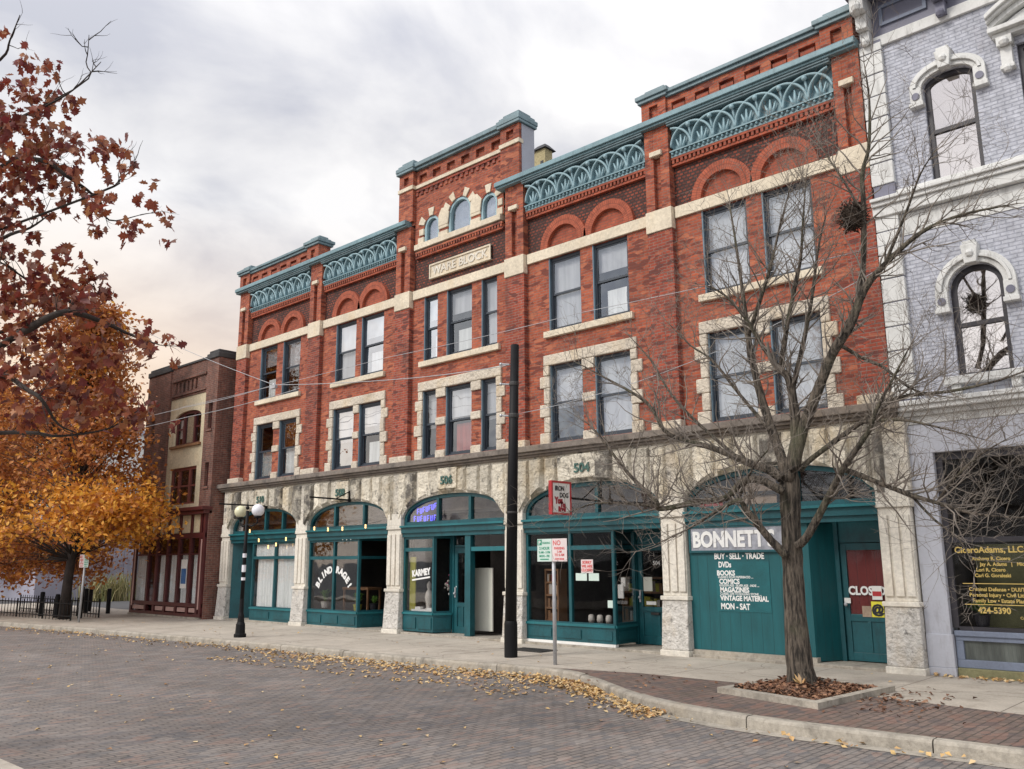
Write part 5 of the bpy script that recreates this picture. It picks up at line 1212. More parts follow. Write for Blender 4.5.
for i, (a, b, z0, z1) in enumerate((W3, W2)):
    y = YB + .16; m = MB(); zt = z1 + (.24 if i == 0 else 0)
    m.box(a, a + .1, y, y + .07, z0, z1); m.box(b - .1, b, y, y + .07, z0, z1); m.box(a + .1, b - .1, y, y + .07, z0, z0 + .07)
    if i == 0:
        A = [((a + b) / 2 + (b - a) / 2 * math.cos(math.pi * k / 16), z1 + .245 * math.sin(math.pi * k / 16)) for k in range(17)]; Bq = [((a + b) / 2 + (b - a - .2) / 2 * math.cos(math.pi * k / 16), z1 + .15 * math.sin(math.pi * k / 16)) for k in range(17)]
        for k in range(16): P = [A[k], A[k + 1], Bq[k + 1], Bq[k]]; m.add([(x, y, z) for x, z in P] + [(x, y + .07, z) for x, z in P], [(0, 1, 2, 3), (3, 2, 6, 7)])
    else: m.box(a + .1, b - .1, y, y + .07, z1 - .1, z1)
    wq = (b - a) * .30
    for u in (a + wq, b - wq): m.box(u - .06, u + .06, y - .01, y + .07, z0 + .07, z1 + (.12 if i == 0 else -.1))
    zm = (z0 + zt) / 2
    for u0, u1 in ((a + .1, a + wq - .06), (b - wq + .06, b - .1)): m.box(u0, u1, y + .01, y + .06, zm - .03, zm + .03)
    if i == 1: m.box(a + wq + .06, b - wq - .06, y + .01, y + .06, zm - .03, zm + .03)
    w_ = m.obj('window', 'maroon' if i == 0 else paint('faded_red_window_paint', (.19, .055, .04), .6, .25), BB)
    bx(a + .05, b - .05, y + .04, y + .045, z0 + .03, z1 + (.1 if i == 0 else -.03)).obj('pane', 'glass_shop', w_)
    if i == 0: bx(a + wq + .05, b - wq - .05, y + .1, y + .11, z0 + .05, z1 + .1).obj('blind', 'cream', w_); bx(a + .1, a + .4, y + .12, y + .13, z0 + .3, z1).obj('curtain', 'curtain', w_)
    MB().box(a - .15, b + .1, YB - .0, YB + .16, z0 - .09, z0 - .003).obj('window_sill', 'wood', BB) if i == 0 else None
for a, b, z0, z1 in slits:
    y = YB + .1; w_ = MB().box(a, a + .04, y, y + .05, z0, z1).box(b - .04, b, y, y + .05, z0, z1).box(a + .04, b - .04, y, y + .05, (z0 + z1) / 2 - .02, (z0 + z1) / 2 + .02).obj('slit_window', 'maroon', BB)
    bx(a, b, y + .03, y + .035, z0, z1).obj('pane', 'glass_shop', w_); bx(a - .05, b + .05, YB - .04, YB + .1, z0 - .08, z0 - .002).obj('slit_sill', 'brick_brown', BB)
# maroon shopfront: posts, cream upper panels, tall panes, door
MB().box(x0 - .05, x1 + .02, YB - .28, YB + .1, 3.50, 3.62).box(x0, x1, YB - .2, YB + .1, 3.38, 3.498).obj('shop_cornice', 'maroon', BB, bevel=.015)
posts = [-32.2, -31.05, -30.42, -29.62, -28.80, -28.0, -27.35]
m = MB()
for p_ in posts: m.box(p_ - .07, p_ + .07, YB - .06, YB + .06, .15, 3.38)
m.box(posts[0] - .06, -27.02, YB - .07, YB + .05, 2.60, 2.76); m.box(posts[0] - .06, -27.02, YB - .07, YB + .05, .05, .15); m.box(posts[0] - .06, -27.02, YB - .062, YB + .05, .36, .48)
m.box(posts[0] - .06, -27.02, YB - .04, YB + .05, 2.05, 2.10); m.box(-27.14, -27.02, YB - .09, YB + .06, .1, 3.379)
sf = m.obj('shopfront', 'maroon', BB, bevel=.006)
for i in range(len(posts) - 1):
    a, b = posts[i] + .07, posts[i + 1] - .07
    if i: bx(a, b, YB - .01, YB + .03, 2.78, 3.37).obj('cream_panel', 'cream', sf)
    if i != 1: bx(a + .05, b - .05, YB - .03, YB + .02, .19, .33).obj('kick_panel', 'pink', sf)
    bx(a, b, YB + .0, YB + .006, .48, 2.60).obj('pane', 'glass_shop', sf)
    if i not in (1,): drape(a + .05, b - .02, YB + .06, .48, 2.05, sf, wv=.02, per=.1)
bx(posts[0] + .08, posts[0] + .16, YB - .08, YB - .061, .3, 2.5).obj('pink_strip', 'pink', sf); bx(-27.24, -27.15, YB - .08, YB - .03, .3, 2.55).obj('pink_strip', 'pink', sf)
bx(posts[1] + .08, posts[2] - .08, YB + .02, YB + .06, .5, .9).obj('door_panel', 'maroon', sf)
tag(MB().box(-28.62, -28.2, YB - .012, YB - .006, .95, 1.9).obj('poster', 'white'), 'blue and white poster in a curtained pane of the maroon shopfront', 'poster')
bx(-28.58, -28.24, YB - .018, YB - .0125, 1.1, 1.6).obj('print', 'blue_poster', bpy.data.objects['poster'])
MB().box(x0, x1 - .14, YB - .12, YB + .3, -.1, .05).obj('base_course', 'concrete', BB); bx(x0 + .31, x1 - .31, YB + .3, YB + 4, 3.2, 3.3).obj('ceiling', 'interior', BB); bx(x0 + .31, x1 - .31, 3.3, 3.4, 0, 3.2).obj('back_wall', 'interior', BB)

# ---------------------------------------------------------------- street furniture
lp = thing('street_lamp', 'black street lamp with one white and one yellowed globe by the kerb', 'street lamp', (-19.79, -3.4, 0))
MB().lathe([(.15, -.01), (.15, .07), (.12, .09), (.11, .30), (.085, .36), (.075, .5), (.055, .58), (.05, .9)], -19.79, -3.4, 10).obj('base', 'black', lp)
MB().tube([(-19.79, -3.4, .9), (-19.76, -3.4, 3.05)], [.05, .038], 10).ball((-19.76, -3.4, 3.12), .05, 8).tube([(-19.76, -3.4, 3.1), (-19.76, -3.4, 3.3)], [.03, .006], 6).obj('post', 'black', lp, smooth=True)
for sx_, mt in ((-20.09, 'globe_y'), (-19.27, 'globe_w')):
    xm = (sx_ - 19.76) / 2
    MB().tube([(-19.76, -3.4, 2.72), (xm, -3.4, 2.66), (sx_, -3.4, 2.74), (sx_, -3.4, 2.86)], .022, 7).lathe([(.05, 2.84), (.09, 2.87), (.09, 2.9)], sx_, -3.4, 10).obj('arm', 'black', lp, smooth=True)
    MB().ball((sx_, -3.4, 3.04), .155, 18).obj('globe', mt, lp, smooth=True)
MB().lathe([(.052, 1.35), (.052, 1.42)], -19.785, -3.4, 10).lathe([(.051, 1.55), (.051, 1.72)], -19.783, -3.4, 10).lathe([(.050, 1.9), (.050, 2.0)], -19.78, -3.4, 10).obj('sticker', 'globe_w', lp)

up = thing('utility_pole', 'tall plain black pole at the kerb between two shop arches', 'pole', (-11.62, -2.47, 0))
MB().tube([(-11.62, -2.47, .62), (-11.55, -2.47, 3.4), (-11.47, -2.47, 6.04)], [.112, .10, .082], 16).obj('shaft', 'black', up, smooth=True)
MB().lathe([(.126, -.01), (.126, .60), (.12, .64), (.113, .66)], -11.62, -2.47, 18).obj('base_sleeve', 'black', up)
MB().lathe([(.109, 2.68), (.112, 2.7), (.109, 2.72)], -11.568, -2.47, 14).lathe([(.097, 4.55), (.105, 4.57), (.105, 4.62), (.097, 4.64)], -11.515, -2.47, 14).lathe([(.095, 5.2), (.1, 5.22), (.1, 5.26), (.095, 5.28)], -11.5, -2.47, 14).obj('pole_band', 'iron', up)
for z in (5.65, 5.24, 4.6): MB().tube([(-11.6, -2.5, z), (-11.75, -2.56, z + .02)], .018, 6).ball((-11.77, -2.57, z + .02), .035, 8).obj('cable_clamp', 'galv', up)

def parking_sign(name, label, x, y, flip=False, zt=2.16, s=1.0, lean=0.0):
    t = thing(name, label, 'road sign', (x, y, 0))
    MB().tube([(x, y, -.05), (x + lean, y, zt - .02)], .034 * s, 10).obj('post', 'galv', t, smooth=True)
    for k, (off, face, col) in enumerate(((-.35, 'signface_g', 'green'), (.0, 'signface_r', 'sign_red'))):
        if flip: off = -.35 - off
        xa, xb = x + lean + off + .004, x + lean + off + .346
        z0 = zt - .40
        pl = MB().slabplan([(xa, y - .047), (xb, y - .047), (xb, y - .04), (xa, y - .04)], z0, zt).obj('plate', face, t, bevel=.002)
        ms = []
        xm = (xa + xb) / 2
        if col == 'green':
            ms += [MB().box(xa + .01, xa + .11, y - .051, y - .0475, zt - .11, zt - .012), text_mb('PARKING', xa + .125, y - .049, zt - .09, .052, 'LEFT', .001, .85, extr=.001)]
            for i, q in enumerate(('2 HOUR', '9 AM - 5 PM', 'MON - FRI')): ms.append(text_mb(q, xm, y - .049, zt - .19 - .066 * i, .07 if i == 0 else .055, 'CENTER', .002, .95, extr=.001))
            ms.append(MB().box(xm - .1, xm + .1, y - .051, y - .0475, z0 + .03, z0 + .05))
        else:
            for i, (q, sz) in enumerate((('NO', .12), ('PARKING', .06), ('2 AM', .05), ('TO 6 AM', .06), ('TOW ZONE', .04))): ms.append(text_mb(q, xm - (.06 if i == 0 else 0), y - .049, zt - (.115, .19, .245, .305, .37)[i], sz, 'CENTER', .002, .95, extr=.001))
        merge(*ms).obj('lettering', col, pl)
        if col == 'green': text_mb('P', xa + .06, y - .053, zt - .1, .10, 'CENTER', .002).obj('symbol', 'lettering', pl)
    return t
parking_sign('road_sign', 'green and red parking plates on a thin grey post beside the tall black pole', -10.20, -2.86)
parking_sign('road_sign', 'red and green parking plates on a leaning grey post below the golden tree', -28.75, -3.75, True, 2.06, 1.0, .10)
gr = MB(); 
for k in range(9): gr.box(-12.62 + k * .1, -12.56 + k * .1, -1.5, -1.0, .001, .012)
gr.box(-12.66, -11.72, -1.52, -1.49, .001, .014); gr.box(-12.66, -11.72, -1.01, -.98, .001, .014); gr.box(-12.62, -11.72, -1.48, -1.02, -.01, .002)
tag(gr.obj('pavement_grate', 'iron'), 'dark iron grate set in the pavement outside the papered window', 'grate')
# bollards at the corner beyond the brown building
BOL = [(-33.0, -1.1, .86, -.03), (-33.9, -1.55, .86, -.04), (-35.2, -.9, .86, .05), (-36.8, -.6, .86, .06), (-31.9, -3.3, .75, .05), (-33.3, -3.3, .8, .06), (-30.9, -2.9, .7, .05)]
who = ['nearest the maroon shopfront', 'second from the maroon shopfront', 'third from the maroon shopfront, leaning a little', 'farthest of the row, against the grey wall', 'short one by the low black railing', 'taller one at the end of the low black railing', 'short one just left of the leaning sign post']
for i, (x, y, h, ln) in enumerate(BOL):
    b_ = MB().tube([(x, y, -.1), (x + ln, y, h)], .075, 12).ball((x + ln, y, h), .074, 10, .4)
    tag(b_.obj('bollard', 'black'), 'black bollard, ' + who[i], 'bollard', 'bollards at the street corner')
rl = thing('low_railing', 'low black iron railing round the bed under the golden tree', 'railing', (-33.4, -3.9, 0))
m = MB()
for x0_, y0_, x1_, y1_ in ((-37.5, -4.3, -29.8, -3.6), (-37.5, -2.6, -30.6, -2.4)):
    for z in (.12, .52): m.tube([(x0_, y0_, z), (x1_, y1_, z)], .018, 5)
m.obj('rail', 'black', rl)
m = MB()
for x0_, y0_, x1_, y1_ in ((-37.5, -4.3, -29.8, -3.6), (-37.5, -2.6, -30.6, -2.4)):
    for k in range(33):
        f = k / 32; x, y = x0_ + (x1_ - x0_) * f, y0_ + (y1_ - y0_) * f; m.tube([(x, y, -.02), (x, y, .62)], .012 if k % 8 else .028, 5)
m.obj('railing_bar', 'black', rl); rl.children[-1]['kind'] = 'stuff'

# ---------------------------------------------------------------- background left
gb = thing('grey_building', 'low lavender grey block building across the side street', 'building', (-49, 6, 0))
MB().box(-58, -48.2, 1.5, 24, -.15, 4.6).obj('wall', 'grey_wall', gb); bx(-58.1, -48.1, 1.4, 24.1, 4.6, 4.8).obj('coping', 'pale_wall', gb)
bx(-48.2, -48.15, 5.9, 6.1, 0, 4.5).obj('downpipe', 'grey_wall', gb)
rs_ = thing('wall_sign', 'red and white oval sign high on the lavender grey wall', 'sign', (-48.1, 2.6, 2.2))
ov = lambda r1, r2, x0_, x1_: MB().add([(x, 2.75 + r1 * math.cos(k * math.pi / 10), 2.15 + r2 * math.sin(k * math.pi / 10)) for x in (x0_, x1_) for k in range(20)], [tuple(range(20)), tuple(range(39, 19, -1))] + [(k, (k + 1) % 20, (k + 1) % 20 + 20, k + 20) for k in range(20)])
ov(1.1, .45, -48.19, -48.12).obj('disc', 'white', rs_); ov(.98, .34, -48.119, -48.10).obj('panel', 'red', rs_)
pb = thing('pale_building', 'tall pale grey building standing behind the golden tree', 'building', (-62, 14, 0))
bx(-72, -59, 5, 30, 0, 10.5).obj('wall', 'pale_wall', pb); bx(-72.2, -58.8, 4.8, 30.2, 10.5, 10.8).obj('coping', 'grey_wall', pb)
for k in range(4): bx(-58.999, -58.93, 7 + k * 5, 8.4 + k * 5, 6, 8.2).obj('window', 'sash_dark', pb)
rq = random.Random(5); m = MB()
for k in range(420):
    a = rq.uniform(0, 6.28); l = rq.uniform(.2, 1.0); h = rq.uniform(.7, 1.7); cx, cy = -46.4 + rq.gauss(0, .45), 4.6 + rq.gauss(0, .7)
    P = [Vector((cx + math.cos(a) * l * t_ * t_, cy + math.sin(a) * l * t_ * t_, -.1 + h * t_ * (1.25 - .35 * t_))) for t_ in (0, .4, .75, 1)]; s_ = Vector((-math.sin(a), math.cos(a), 0)) * .022
    vs = []
    for i, p in enumerate(P): f_ = (1, 1, .7, .1)[i]; vs += [p + s_ * f_, p - s_ * f_]
    m.add(vs, [(0, 1, 3, 2), (2, 3, 5, 4), (4, 5, 7, 6)])
tag(m.obj('ornamental_grass', 'grass', recalc=False), 'tall tan tuft of ornamental grass against the grey wall', 'grass clump')

# ---------------------------------------------------------------- overhead cables
def cable(label, pts, sag, r=.009):
    P = []
    for (a, b) in zip(pts, pts[1:]):
        a, b = Vector(a), Vector(b); n = 14
        for k in range(n + (1 if b == Vector(pts[-1]) else 0)):
            t = k / n; p = a.lerp(b, t); p.z -= sag * 4 * t * (1 - t); P.append(p)
    return tag(MB().tube(P, r, 5).obj('overhead_cable', 'galv', smooth=True), label, 'cable')
cable('grey cable sloping down over the brown building to a junction before the brick front', [(-40, -2.2, 13.4), (-28.35, -2.4, 9.4), (-20.47, -2.4, 6.52)], .05)
cable('grey cable running level from the junction towards the tall black pole', [(-20.47, -2.4, 6.52), (-15.14, -2.4, 5.89), (-11.6, -2.47, 5.65)], .03)
cable('upper cable crossing the brown building and ending at the junction', [(-34, -2.4, 6.7), (-25.46, -2.4, 6.53), (-20.47, -2.4, 6.52)], .05)
cable('lower cable crossing the brown building below the top windows', [(-34, -2.4, 6.35), (-25.16, -2.4, 6.2), (-19.2, -2.4, 6.25)], .05)
cable('thin cable crossing the middle windows and passing above the black pole top', [(-26, -2.3, 6.6), (-15.74, -2.3, 6.52), (-9.84, -2.3, 6.43), (-3.5, -2.3, 6.3), (4, -2.3, 6.2)], .03, .006)
cable('thin slack cable from the black pole across the bare tree to the lavender building', [(-11.5, -2.47, 4.62), (-4.8, -.3, 6.7)], .35, .006)
tag(MB().ball((-20.47, -2.4, 6.52), .05, 8).box(-20.6, -20.36, -2.44, -2.36, 6.42, 6.5).obj('cable_junction', 'galv'), 'small grey cable junction hanging before the brick front', 'cable junction')

# ---------------------------------------------------------------- string lights
def lights(label, pts, n, big, sag, seed):
    rq = random.Random(seed); t = thing('string_lights', label, 'string lights', pts[0]); P = []
    for a, b in zip(pts, pts[1:]):
        a, b = Vector(a), Vector(b)
        for k in range(13): f = k / 12; p = a.lerp(b, f); p.z -= sag * 4 * f * (1 - f); P.append(p)
    MB().tube(P, .006, 4).obj('cable', 'black', t)
    for k in range(n):
        p = P[int((k + .5) / n * (len(P) - 1))]
        if big: MB().lathe([(.012, p.z - .07), (.02, p.z - .06), (.02, p.z)], p.x, p.y, 6).ball((p.x, p.y, p.z - .085), .025, 8).obj('bulb', 'bulb', t, smooth=True)
        else: MB().ball((p.x, p.y, p.z - .02), .014, 6).obj('bulb', 'fairy', t)
lights('large warm bulbs strung over the white curtained end window', [(-25.1, -.3, 2.95), (-23.6, -.4, 2.3), (-22.5, -.3, 2.65)], 5, True, .06, 1)
lights('large warm bulbs strung under the arch with the empty bracket', [(-21.7, -.3, 2.85), (-20.3, -.35, 2.75), (-18.3, -.3, 2.85)], 4, True, .05, 2)
lights('tiny white lights looped under the bar of the curtained end shop', [(-25.2, -.12, 2.5), (-24, -.12, 2.48), (-22.5, -.12, 2.5)], 14, False, .04, 3)
lights('tiny white lights looped over the window with the printed notice', [(-13.3, -.14, 2.66), (-12.4, -.14, 2.62), (-11.5, -.14, 2.6), (-10.6, -.14, 2.6), (-9.7, -.14, 2.62)], 22, False, .06, 4)
lights('tiny white lights looped over the panes with arched lettering', [(-21.8, -.12, 2.52), (-20.6, -.12, 2.46), (-19.5, -.12, 2.46)], 12, False, .05, 5)

# ---------------------------------------------------------------- planter and bare tree
pl = thing('tree_planter', 'low square concrete kerb round the bare tree, filled with leaves', 'planter', (-5.6, -3.1, 0))
out = [(-6.38, -3.98), (-4.78, -4.4), (-4.62, -2.3), (-6.15, -2.1)]
ctr = Vector((sum(p[0] for p in out) / 4, sum(p[1] for p in out) / 4))
inn = [tuple(ctr + (Vector(p) - ctr) * .84) for p in out]
m = MB()
for i in range(4):
    j = (i + 1) % 4; a, b, c, d = out[i], out[j], inn[j], inn[i]
    m.add([(*a, -.02), (*b, -.02), (*c, -.02), (*d, -.02), (*a, .075), (*b, .075), (*c, .075), (*d, .075)], [(0, 1, 5, 4), (2, 3, 7, 6), (4, 5, 6, 7)])
m.obj('kerb_ring', 'concrete', pl); MB().slabplan(inn, .0, .045).obj('soil', 'soil', pl)

def twigs(mb, p, d, l, r, depth, rq, leafs=None):
    """a shoot that bends, tapers and forks"""
    n = 4; P = [p.copy()]; q = p.copy(); dd = d.copy()
    for i in range(n):
        dd = (dd + Vector((rq.gauss(0, .20), rq.gauss(0, .20), rq.gauss(0, .16) + .05))).normalized(); q = q + dd * (l / n)
        if q.y > -.42: q.y = -.42 - rq.random() * .1; dd.y = -abs(dd.y)
        P.append(q.copy())
    mb.tube(P, [r * (1 - .72 * i / n) for i in range(n + 1)], 4 if r < .012 else 5, cap=False)
    if depth <= 0 or l < .1: return
    k = rq.choice((2, 3, 3)) if depth > 1 else rq.choice((1, 2, 3))
    for i in range(k):
        j = rq.randint(1, n); ax = (P[j] - P[j - 1]).normalized()
        side = ax.orthogonal().normalized(); side.rotate(Matrix.Rotation(rq.uniform(0, 6.28), 3, ax))
        nd = (ax * rq.uniform(.5, 1.0) + side * rq.uniform(.5, 1.0) + Vector((0, 0, .12))).normalized()
        twigs(mb, P[j], nd, l * rq.uniform(.5, .8), max(r * (1 - .72 * j / n) * .75, .0028), depth - 1, rq)
LIMBS = [
    [(-5.73, -2.75, 0.02, 0.235), (-5.76, -2.75, 0.37, 0.188), (-5.77, -2.75, 0.92, 0.17), (-5.76, -2.75, 1.62, 0.155), (-5.74, -2.75, 2.34, 0.15), (-5.72, -2.75, 2.92, 0.15), (-5.75, -2.75, 3.19, 0.14)] ,
    [(-5.8, -2.66, 3.08, 0.1), (-5.96, -2.62, 3.55, 0.085), (-6.15, -2.59, 4.2, 0.075), (-6.27, -2.55, 4.73, 0.065), (-6.36, -2.51, 5.29, 0.055), (-6.41, -2.47, 5.81, 0.04), (-6.5, -2.44, 6.78, 0.025), (-6.6, -2.4, 7.62, 0.012)] ,
    [(-6.2, -2.82, 5.2, 0.045), (-5.93, -2.88, 5.7, 0.035), (-5.67, -2.94, 6.24, 0.025), (-5.47, -2.99, 6.77, 0.018), (-5.25, -3.05, 7.26, 0.008)] ,
    [(-5.71, -2.81, 2.91, 0.12), (-5.52, -2.86, 3.48, 0.1), (-5.5, -2.91, 4.07, 0.08), (-5.53, -2.95, 4.4, 0.07), (-5.61, -3.0, 4.51, 0.06)] ,
    [(-5.66, -2.9, 4.53, 0.055), (-5.54, -2.99, 4.9, 0.045), (-5.37, -3.08, 5.38, 0.035), (-5.12, -3.17, 6.05, 0.028), (-4.99, -3.26, 6.64, 0.018), (-4.85, -3.35, 7.27, 0.008)] ,
    [(-5.57, -2.78, 4.22, 0.05), (-5.34, -2.79, 4.9, 0.04), (-5.14, -2.81, 5.58, 0.03), (-4.98, -2.83, 6.29, 0.02), (-4.81, -2.85, 6.79, 0.008)] ,
    [(-5.63, -2.97, 4.52, 0.05), (-5.82, -3.14, 4.92, 0.04), (-5.98, -3.31, 5.34, 0.03), (-6.21, -3.48, 5.71, 0.02), (-6.43, -3.65, 5.88, 0.008)] ,
    [(-5.58, -2.88, 3.05, 0.1), (-5.38, -2.92, 3.61, 0.095), (-5.09, -2.96, 4.16, 0.09), (-4.81, -3.0, 4.66, 0.085), (-4.52, -3.04, 5.0, 0.08), (-4.27, -3.08, 5.45, 0.07), (-3.94, -3.12, 5.74, 0.05), (-3.43, -3.17, 6.04, 0.035), (-2.92, -3.21, 6.13, 0.022), (-2.38, -3.25, 6.09, 0.01)] ,
    [(-4.47, -2.82, 5.33, 0.06), (-4.34, -2.86, 5.83, 0.052), (-4.24, -2.9, 6.65, 0.045), (-4.2, -2.94, 7.2, 0.038), (-4.06, -2.97, 7.59, 0.03), (-3.98, -3.01, 8.27, 0.018), (-3.99, -3.05, 8.86, 0.006)] ,
    [(-4.32, -2.72, 6.68, 0.03), (-4.53, -2.7, 7.23, 0.022), (-4.75, -2.68, 7.71, 0.014), (-4.92, -2.65, 8.11, 0.006)] ,
    [(-4.78, -2.8, 4.8, 0.04), (-4.47, -2.84, 4.55, 0.03), (-4.16, -2.88, 4.35, 0.024), (-3.91, -2.91, 4.07, 0.016), (-3.65, -2.95, 3.9, 0.008)] ,
    [(-4.02, -2.9, 5.81, 0.03), (-3.64, -3.05, 6.39, 0.022), (-3.35, -3.2, 6.84, 0.014), (-3.09, -3.35, 7.05, 0.006)] ,
    [(-5.76, -2.9, 2.94, 0.085), (-5.92, -2.95, 3.07, 0.08), (-6.12, -3.0, 3.15, 0.07), (-6.35, -3.05, 3.26, 0.062), (-6.76, -3.1, 3.46, 0.055), (-7.21, -3.15, 3.61, 0.045), (-7.56, -3.2, 3.81, 0.038), (-7.85, -3.25, 4.3, 0.03), (-8.69, -3.3, 4.85, 0.018), (-9.23, -3.35, 5.18, 0.008)] ,
    [(-6.58, -2.62, 3.31, 0.04), (-7.3, -2.53, 3.94, 0.03), (-7.87, -2.44, 4.53, 0.024), (-8.34, -2.34, 5.24, 0.016), (-8.86, -2.25, 5.81, 0.006)] ,
    [(-5.7, -3.0, 2.73, 0.07), (-6.02, -3.08, 2.92, 0.065), (-6.26, -3.17, 2.9, 0.06), (-6.5, -3.25, 2.67, 0.055), (-6.92, -3.33, 2.63, 0.05), (-7.55, -3.42, 2.55, 0.045), (-7.57, -3.5, 2.68, 0.04), (-8.04, -3.58, 3.15, 0.032), (-8.51, -3.67, 3.78, 0.02), (-8.71, -3.75, 4.01, 0.008)] ,
    [(-7.79, -3.05, 2.61, 0.03), (-8.16, -3.35, 2.66, 0.024), (-8.62, -3.65, 2.68, 0.016), (-8.92, -3.95, 2.54, 0.007)] ,
    [(-5.74, -2.97, 1.82, 0.075), (-5.9, -3.07, 2.03, 0.065), (-6.01, -3.17, 2.22, 0.06), (-6.19, -3.26, 2.51, 0.05), (-6.24, -3.36, 2.62, 0.042), (-6.57, -3.46, 2.46, 0.026), (-6.95, -3.55, 2.24, 0.018), (-7.51, -3.65, 2.0, 0.007)] ,
    [(-6.41, -3.05, 2.65, 0.03), (-5.92, -3.5, 3.03, 0.02), (-5.43, -3.95, 3.23, 0.01)] ,
    [(-5.6, -2.88, 1.96, 0.075), (-5.41, -2.93, 2.11, 0.07), (-5.06, -2.98, 2.61, 0.06), (-4.79, -3.04, 2.99, 0.05), (-4.37, -3.09, 3.48, 0.04), (-4.25, -3.14, 3.71, 0.032), (-3.93, -3.2, 4.16, 0.02), (-3.68, -3.25, 4.52, 0.008)] ,
    [(-4.82, -2.9, 2.99, 0.05), (-4.56, -2.97, 2.88, 0.047), (-4.34, -3.05, 2.78, 0.043), (-3.9, -3.12, 2.58, 0.038), (-3.57, -3.2, 2.46, 0.03), (-3.12, -3.28, 2.3, 0.02), (-2.52, -3.35, 2.22, 0.009)] ,
    [(-3.64, -2.97, 2.47, 0.024), (-3.33, -3.2, 2.75, 0.018), (-2.95, -3.43, 2.99, 0.012), (-2.61, -3.65, 3.12, 0.006)] ,
    [(-3.95, -2.97, 2.59, 0.024), (-3.61, -3.2, 2.24, 0.018), (-3.28, -3.43, 1.99, 0.012), (-3.09, -3.65, 1.63, 0.006)] ,
    [(-5.53, -2.78, 3.05, 0.05), (-5.29, -2.79, 3.23, 0.045), (-4.57, -2.8, 3.65, 0.038), (-4.05, -2.81, 3.92, 0.032), (-3.38, -2.82, 3.92, 0.024), (-2.78, -2.84, 3.98, 0.016), (-2.32, -2.85, 4.1, 0.008)] ,
    [(-4.5, -2.97, 3.62, 0.028), (-3.92, -3.2, 3.56, 0.022), (-3.37, -3.43, 3.37, 0.014), (-2.82, -3.65, 3.14, 0.006)] ,
    [(-6.01, -2.68, 3.7, 0.04), (-6.5, -2.62, 4.32, 0.032), (-7.0, -2.56, 4.98, 0.024), (-7.43, -2.51, 5.32, 0.016), (-7.93, -2.45, 5.87, 0.007)] ,
]
def smoothpts(L_):
    """Catmull-Rom through the limb stations"""
    V = [Vector(p[:3]) for p in L_]; r = [p[3] for p in L_]; P, Q = [], []
    for i in range(len(V) - 1):
        a, b, c, d = V[max(i - 1, 0)], V[i], V[i + 1], V[min(i + 2, len(V) - 1)]
        for k in range(4):
            t = k / 4; P.append(.5 * ((2 * b) + (c - a) * t + (2 * a - 5 * b + 4 * c - d) * t * t + (3 * b - a - 3 * c + d) * t ** 3)); Q.append(r[i] + (r[i + 1] - r[i]) * t)
    P.append(V[-1]); Q.append(r[-1]); return P, Q
bt = thing('bare_tree', 'leafless street tree with many fine twigs in a concrete planter', 'tree', (-5.73, -2.75, 0))
rq = random.Random(21); tr_ = MB(); tw = MB()
for i, L_ in enumerate(LIMBS):
    P, Q = smoothpts(L_)
    if i == 0: P = [Vector((P[0].x, P[0].y, -.05))] + P; Q = [.28] + Q
    Q = [q * rq.uniform(.94, 1.06) * (.95 if i == 0 else .88) for q in Q]
    tr_.tube(P, Q, 14 if i == 0 else 8 if Q[0] > .05 else 6)
    if i == 0: continue
    st = max(1, int(len(P) * .25))
    for j in range(st, len(P)):
        ax = (P[j] - P[j - 1]).normalized()
        for _ in range(2 if rq.random() < .45 else 1):
            side = ax.orthogonal().normalized(); side.rotate(Matrix.Rotation(rq.uniform(0, 6.28), 3, ax))
            nd = (ax * rq.uniform(.3, .9) + side * rq.uniform(.5, 1) + Vector((0, 0, .2))).normalized()
            twigs(tw, P[j], nd, rq.uniform(.35, .95), min(.016, max(.006, Q[j] * .5)), rq.choice((2, 3)), rq)
    twigs(tw, P[-1], (P[-1] - P[-2]).normalized(), .5, max(Q[-1], .006), 3, rq)
tr_.obj('trunk', 'bark', bt, smooth=True); tw.obj('twigs', 'twig', bt, smooth=True, recalc=False)
# drey in the upper fork
nb = MB()
for k in range(240):
    a, e = rq.uniform(0, 6.28), rq.uniform(-1.2, 1.2); c = Vector((-4.40, -2.92, 6.62)); p = c + Vector((math.cos(a) * math.cos(e) * .15, math.sin(a) * math.cos(e) * .15, math.sin(e) * .19))
    d = Vector((rq.gauss(0, 1), rq.gauss(0, 1), rq.gauss(0, .6))).normalized() * rq.uniform(.05, .16); nb.tube([p - d, p + d], [.008, .003], 4, cap=False)
nb.ball((-4.40, -2.92, 6.62), .15, 8, 1.2)
tag(nb.obj('twig_nest', 'soil', recalc=False), 'dark ball of twigs lodged in the upper fork of the bare tree', 'nest')

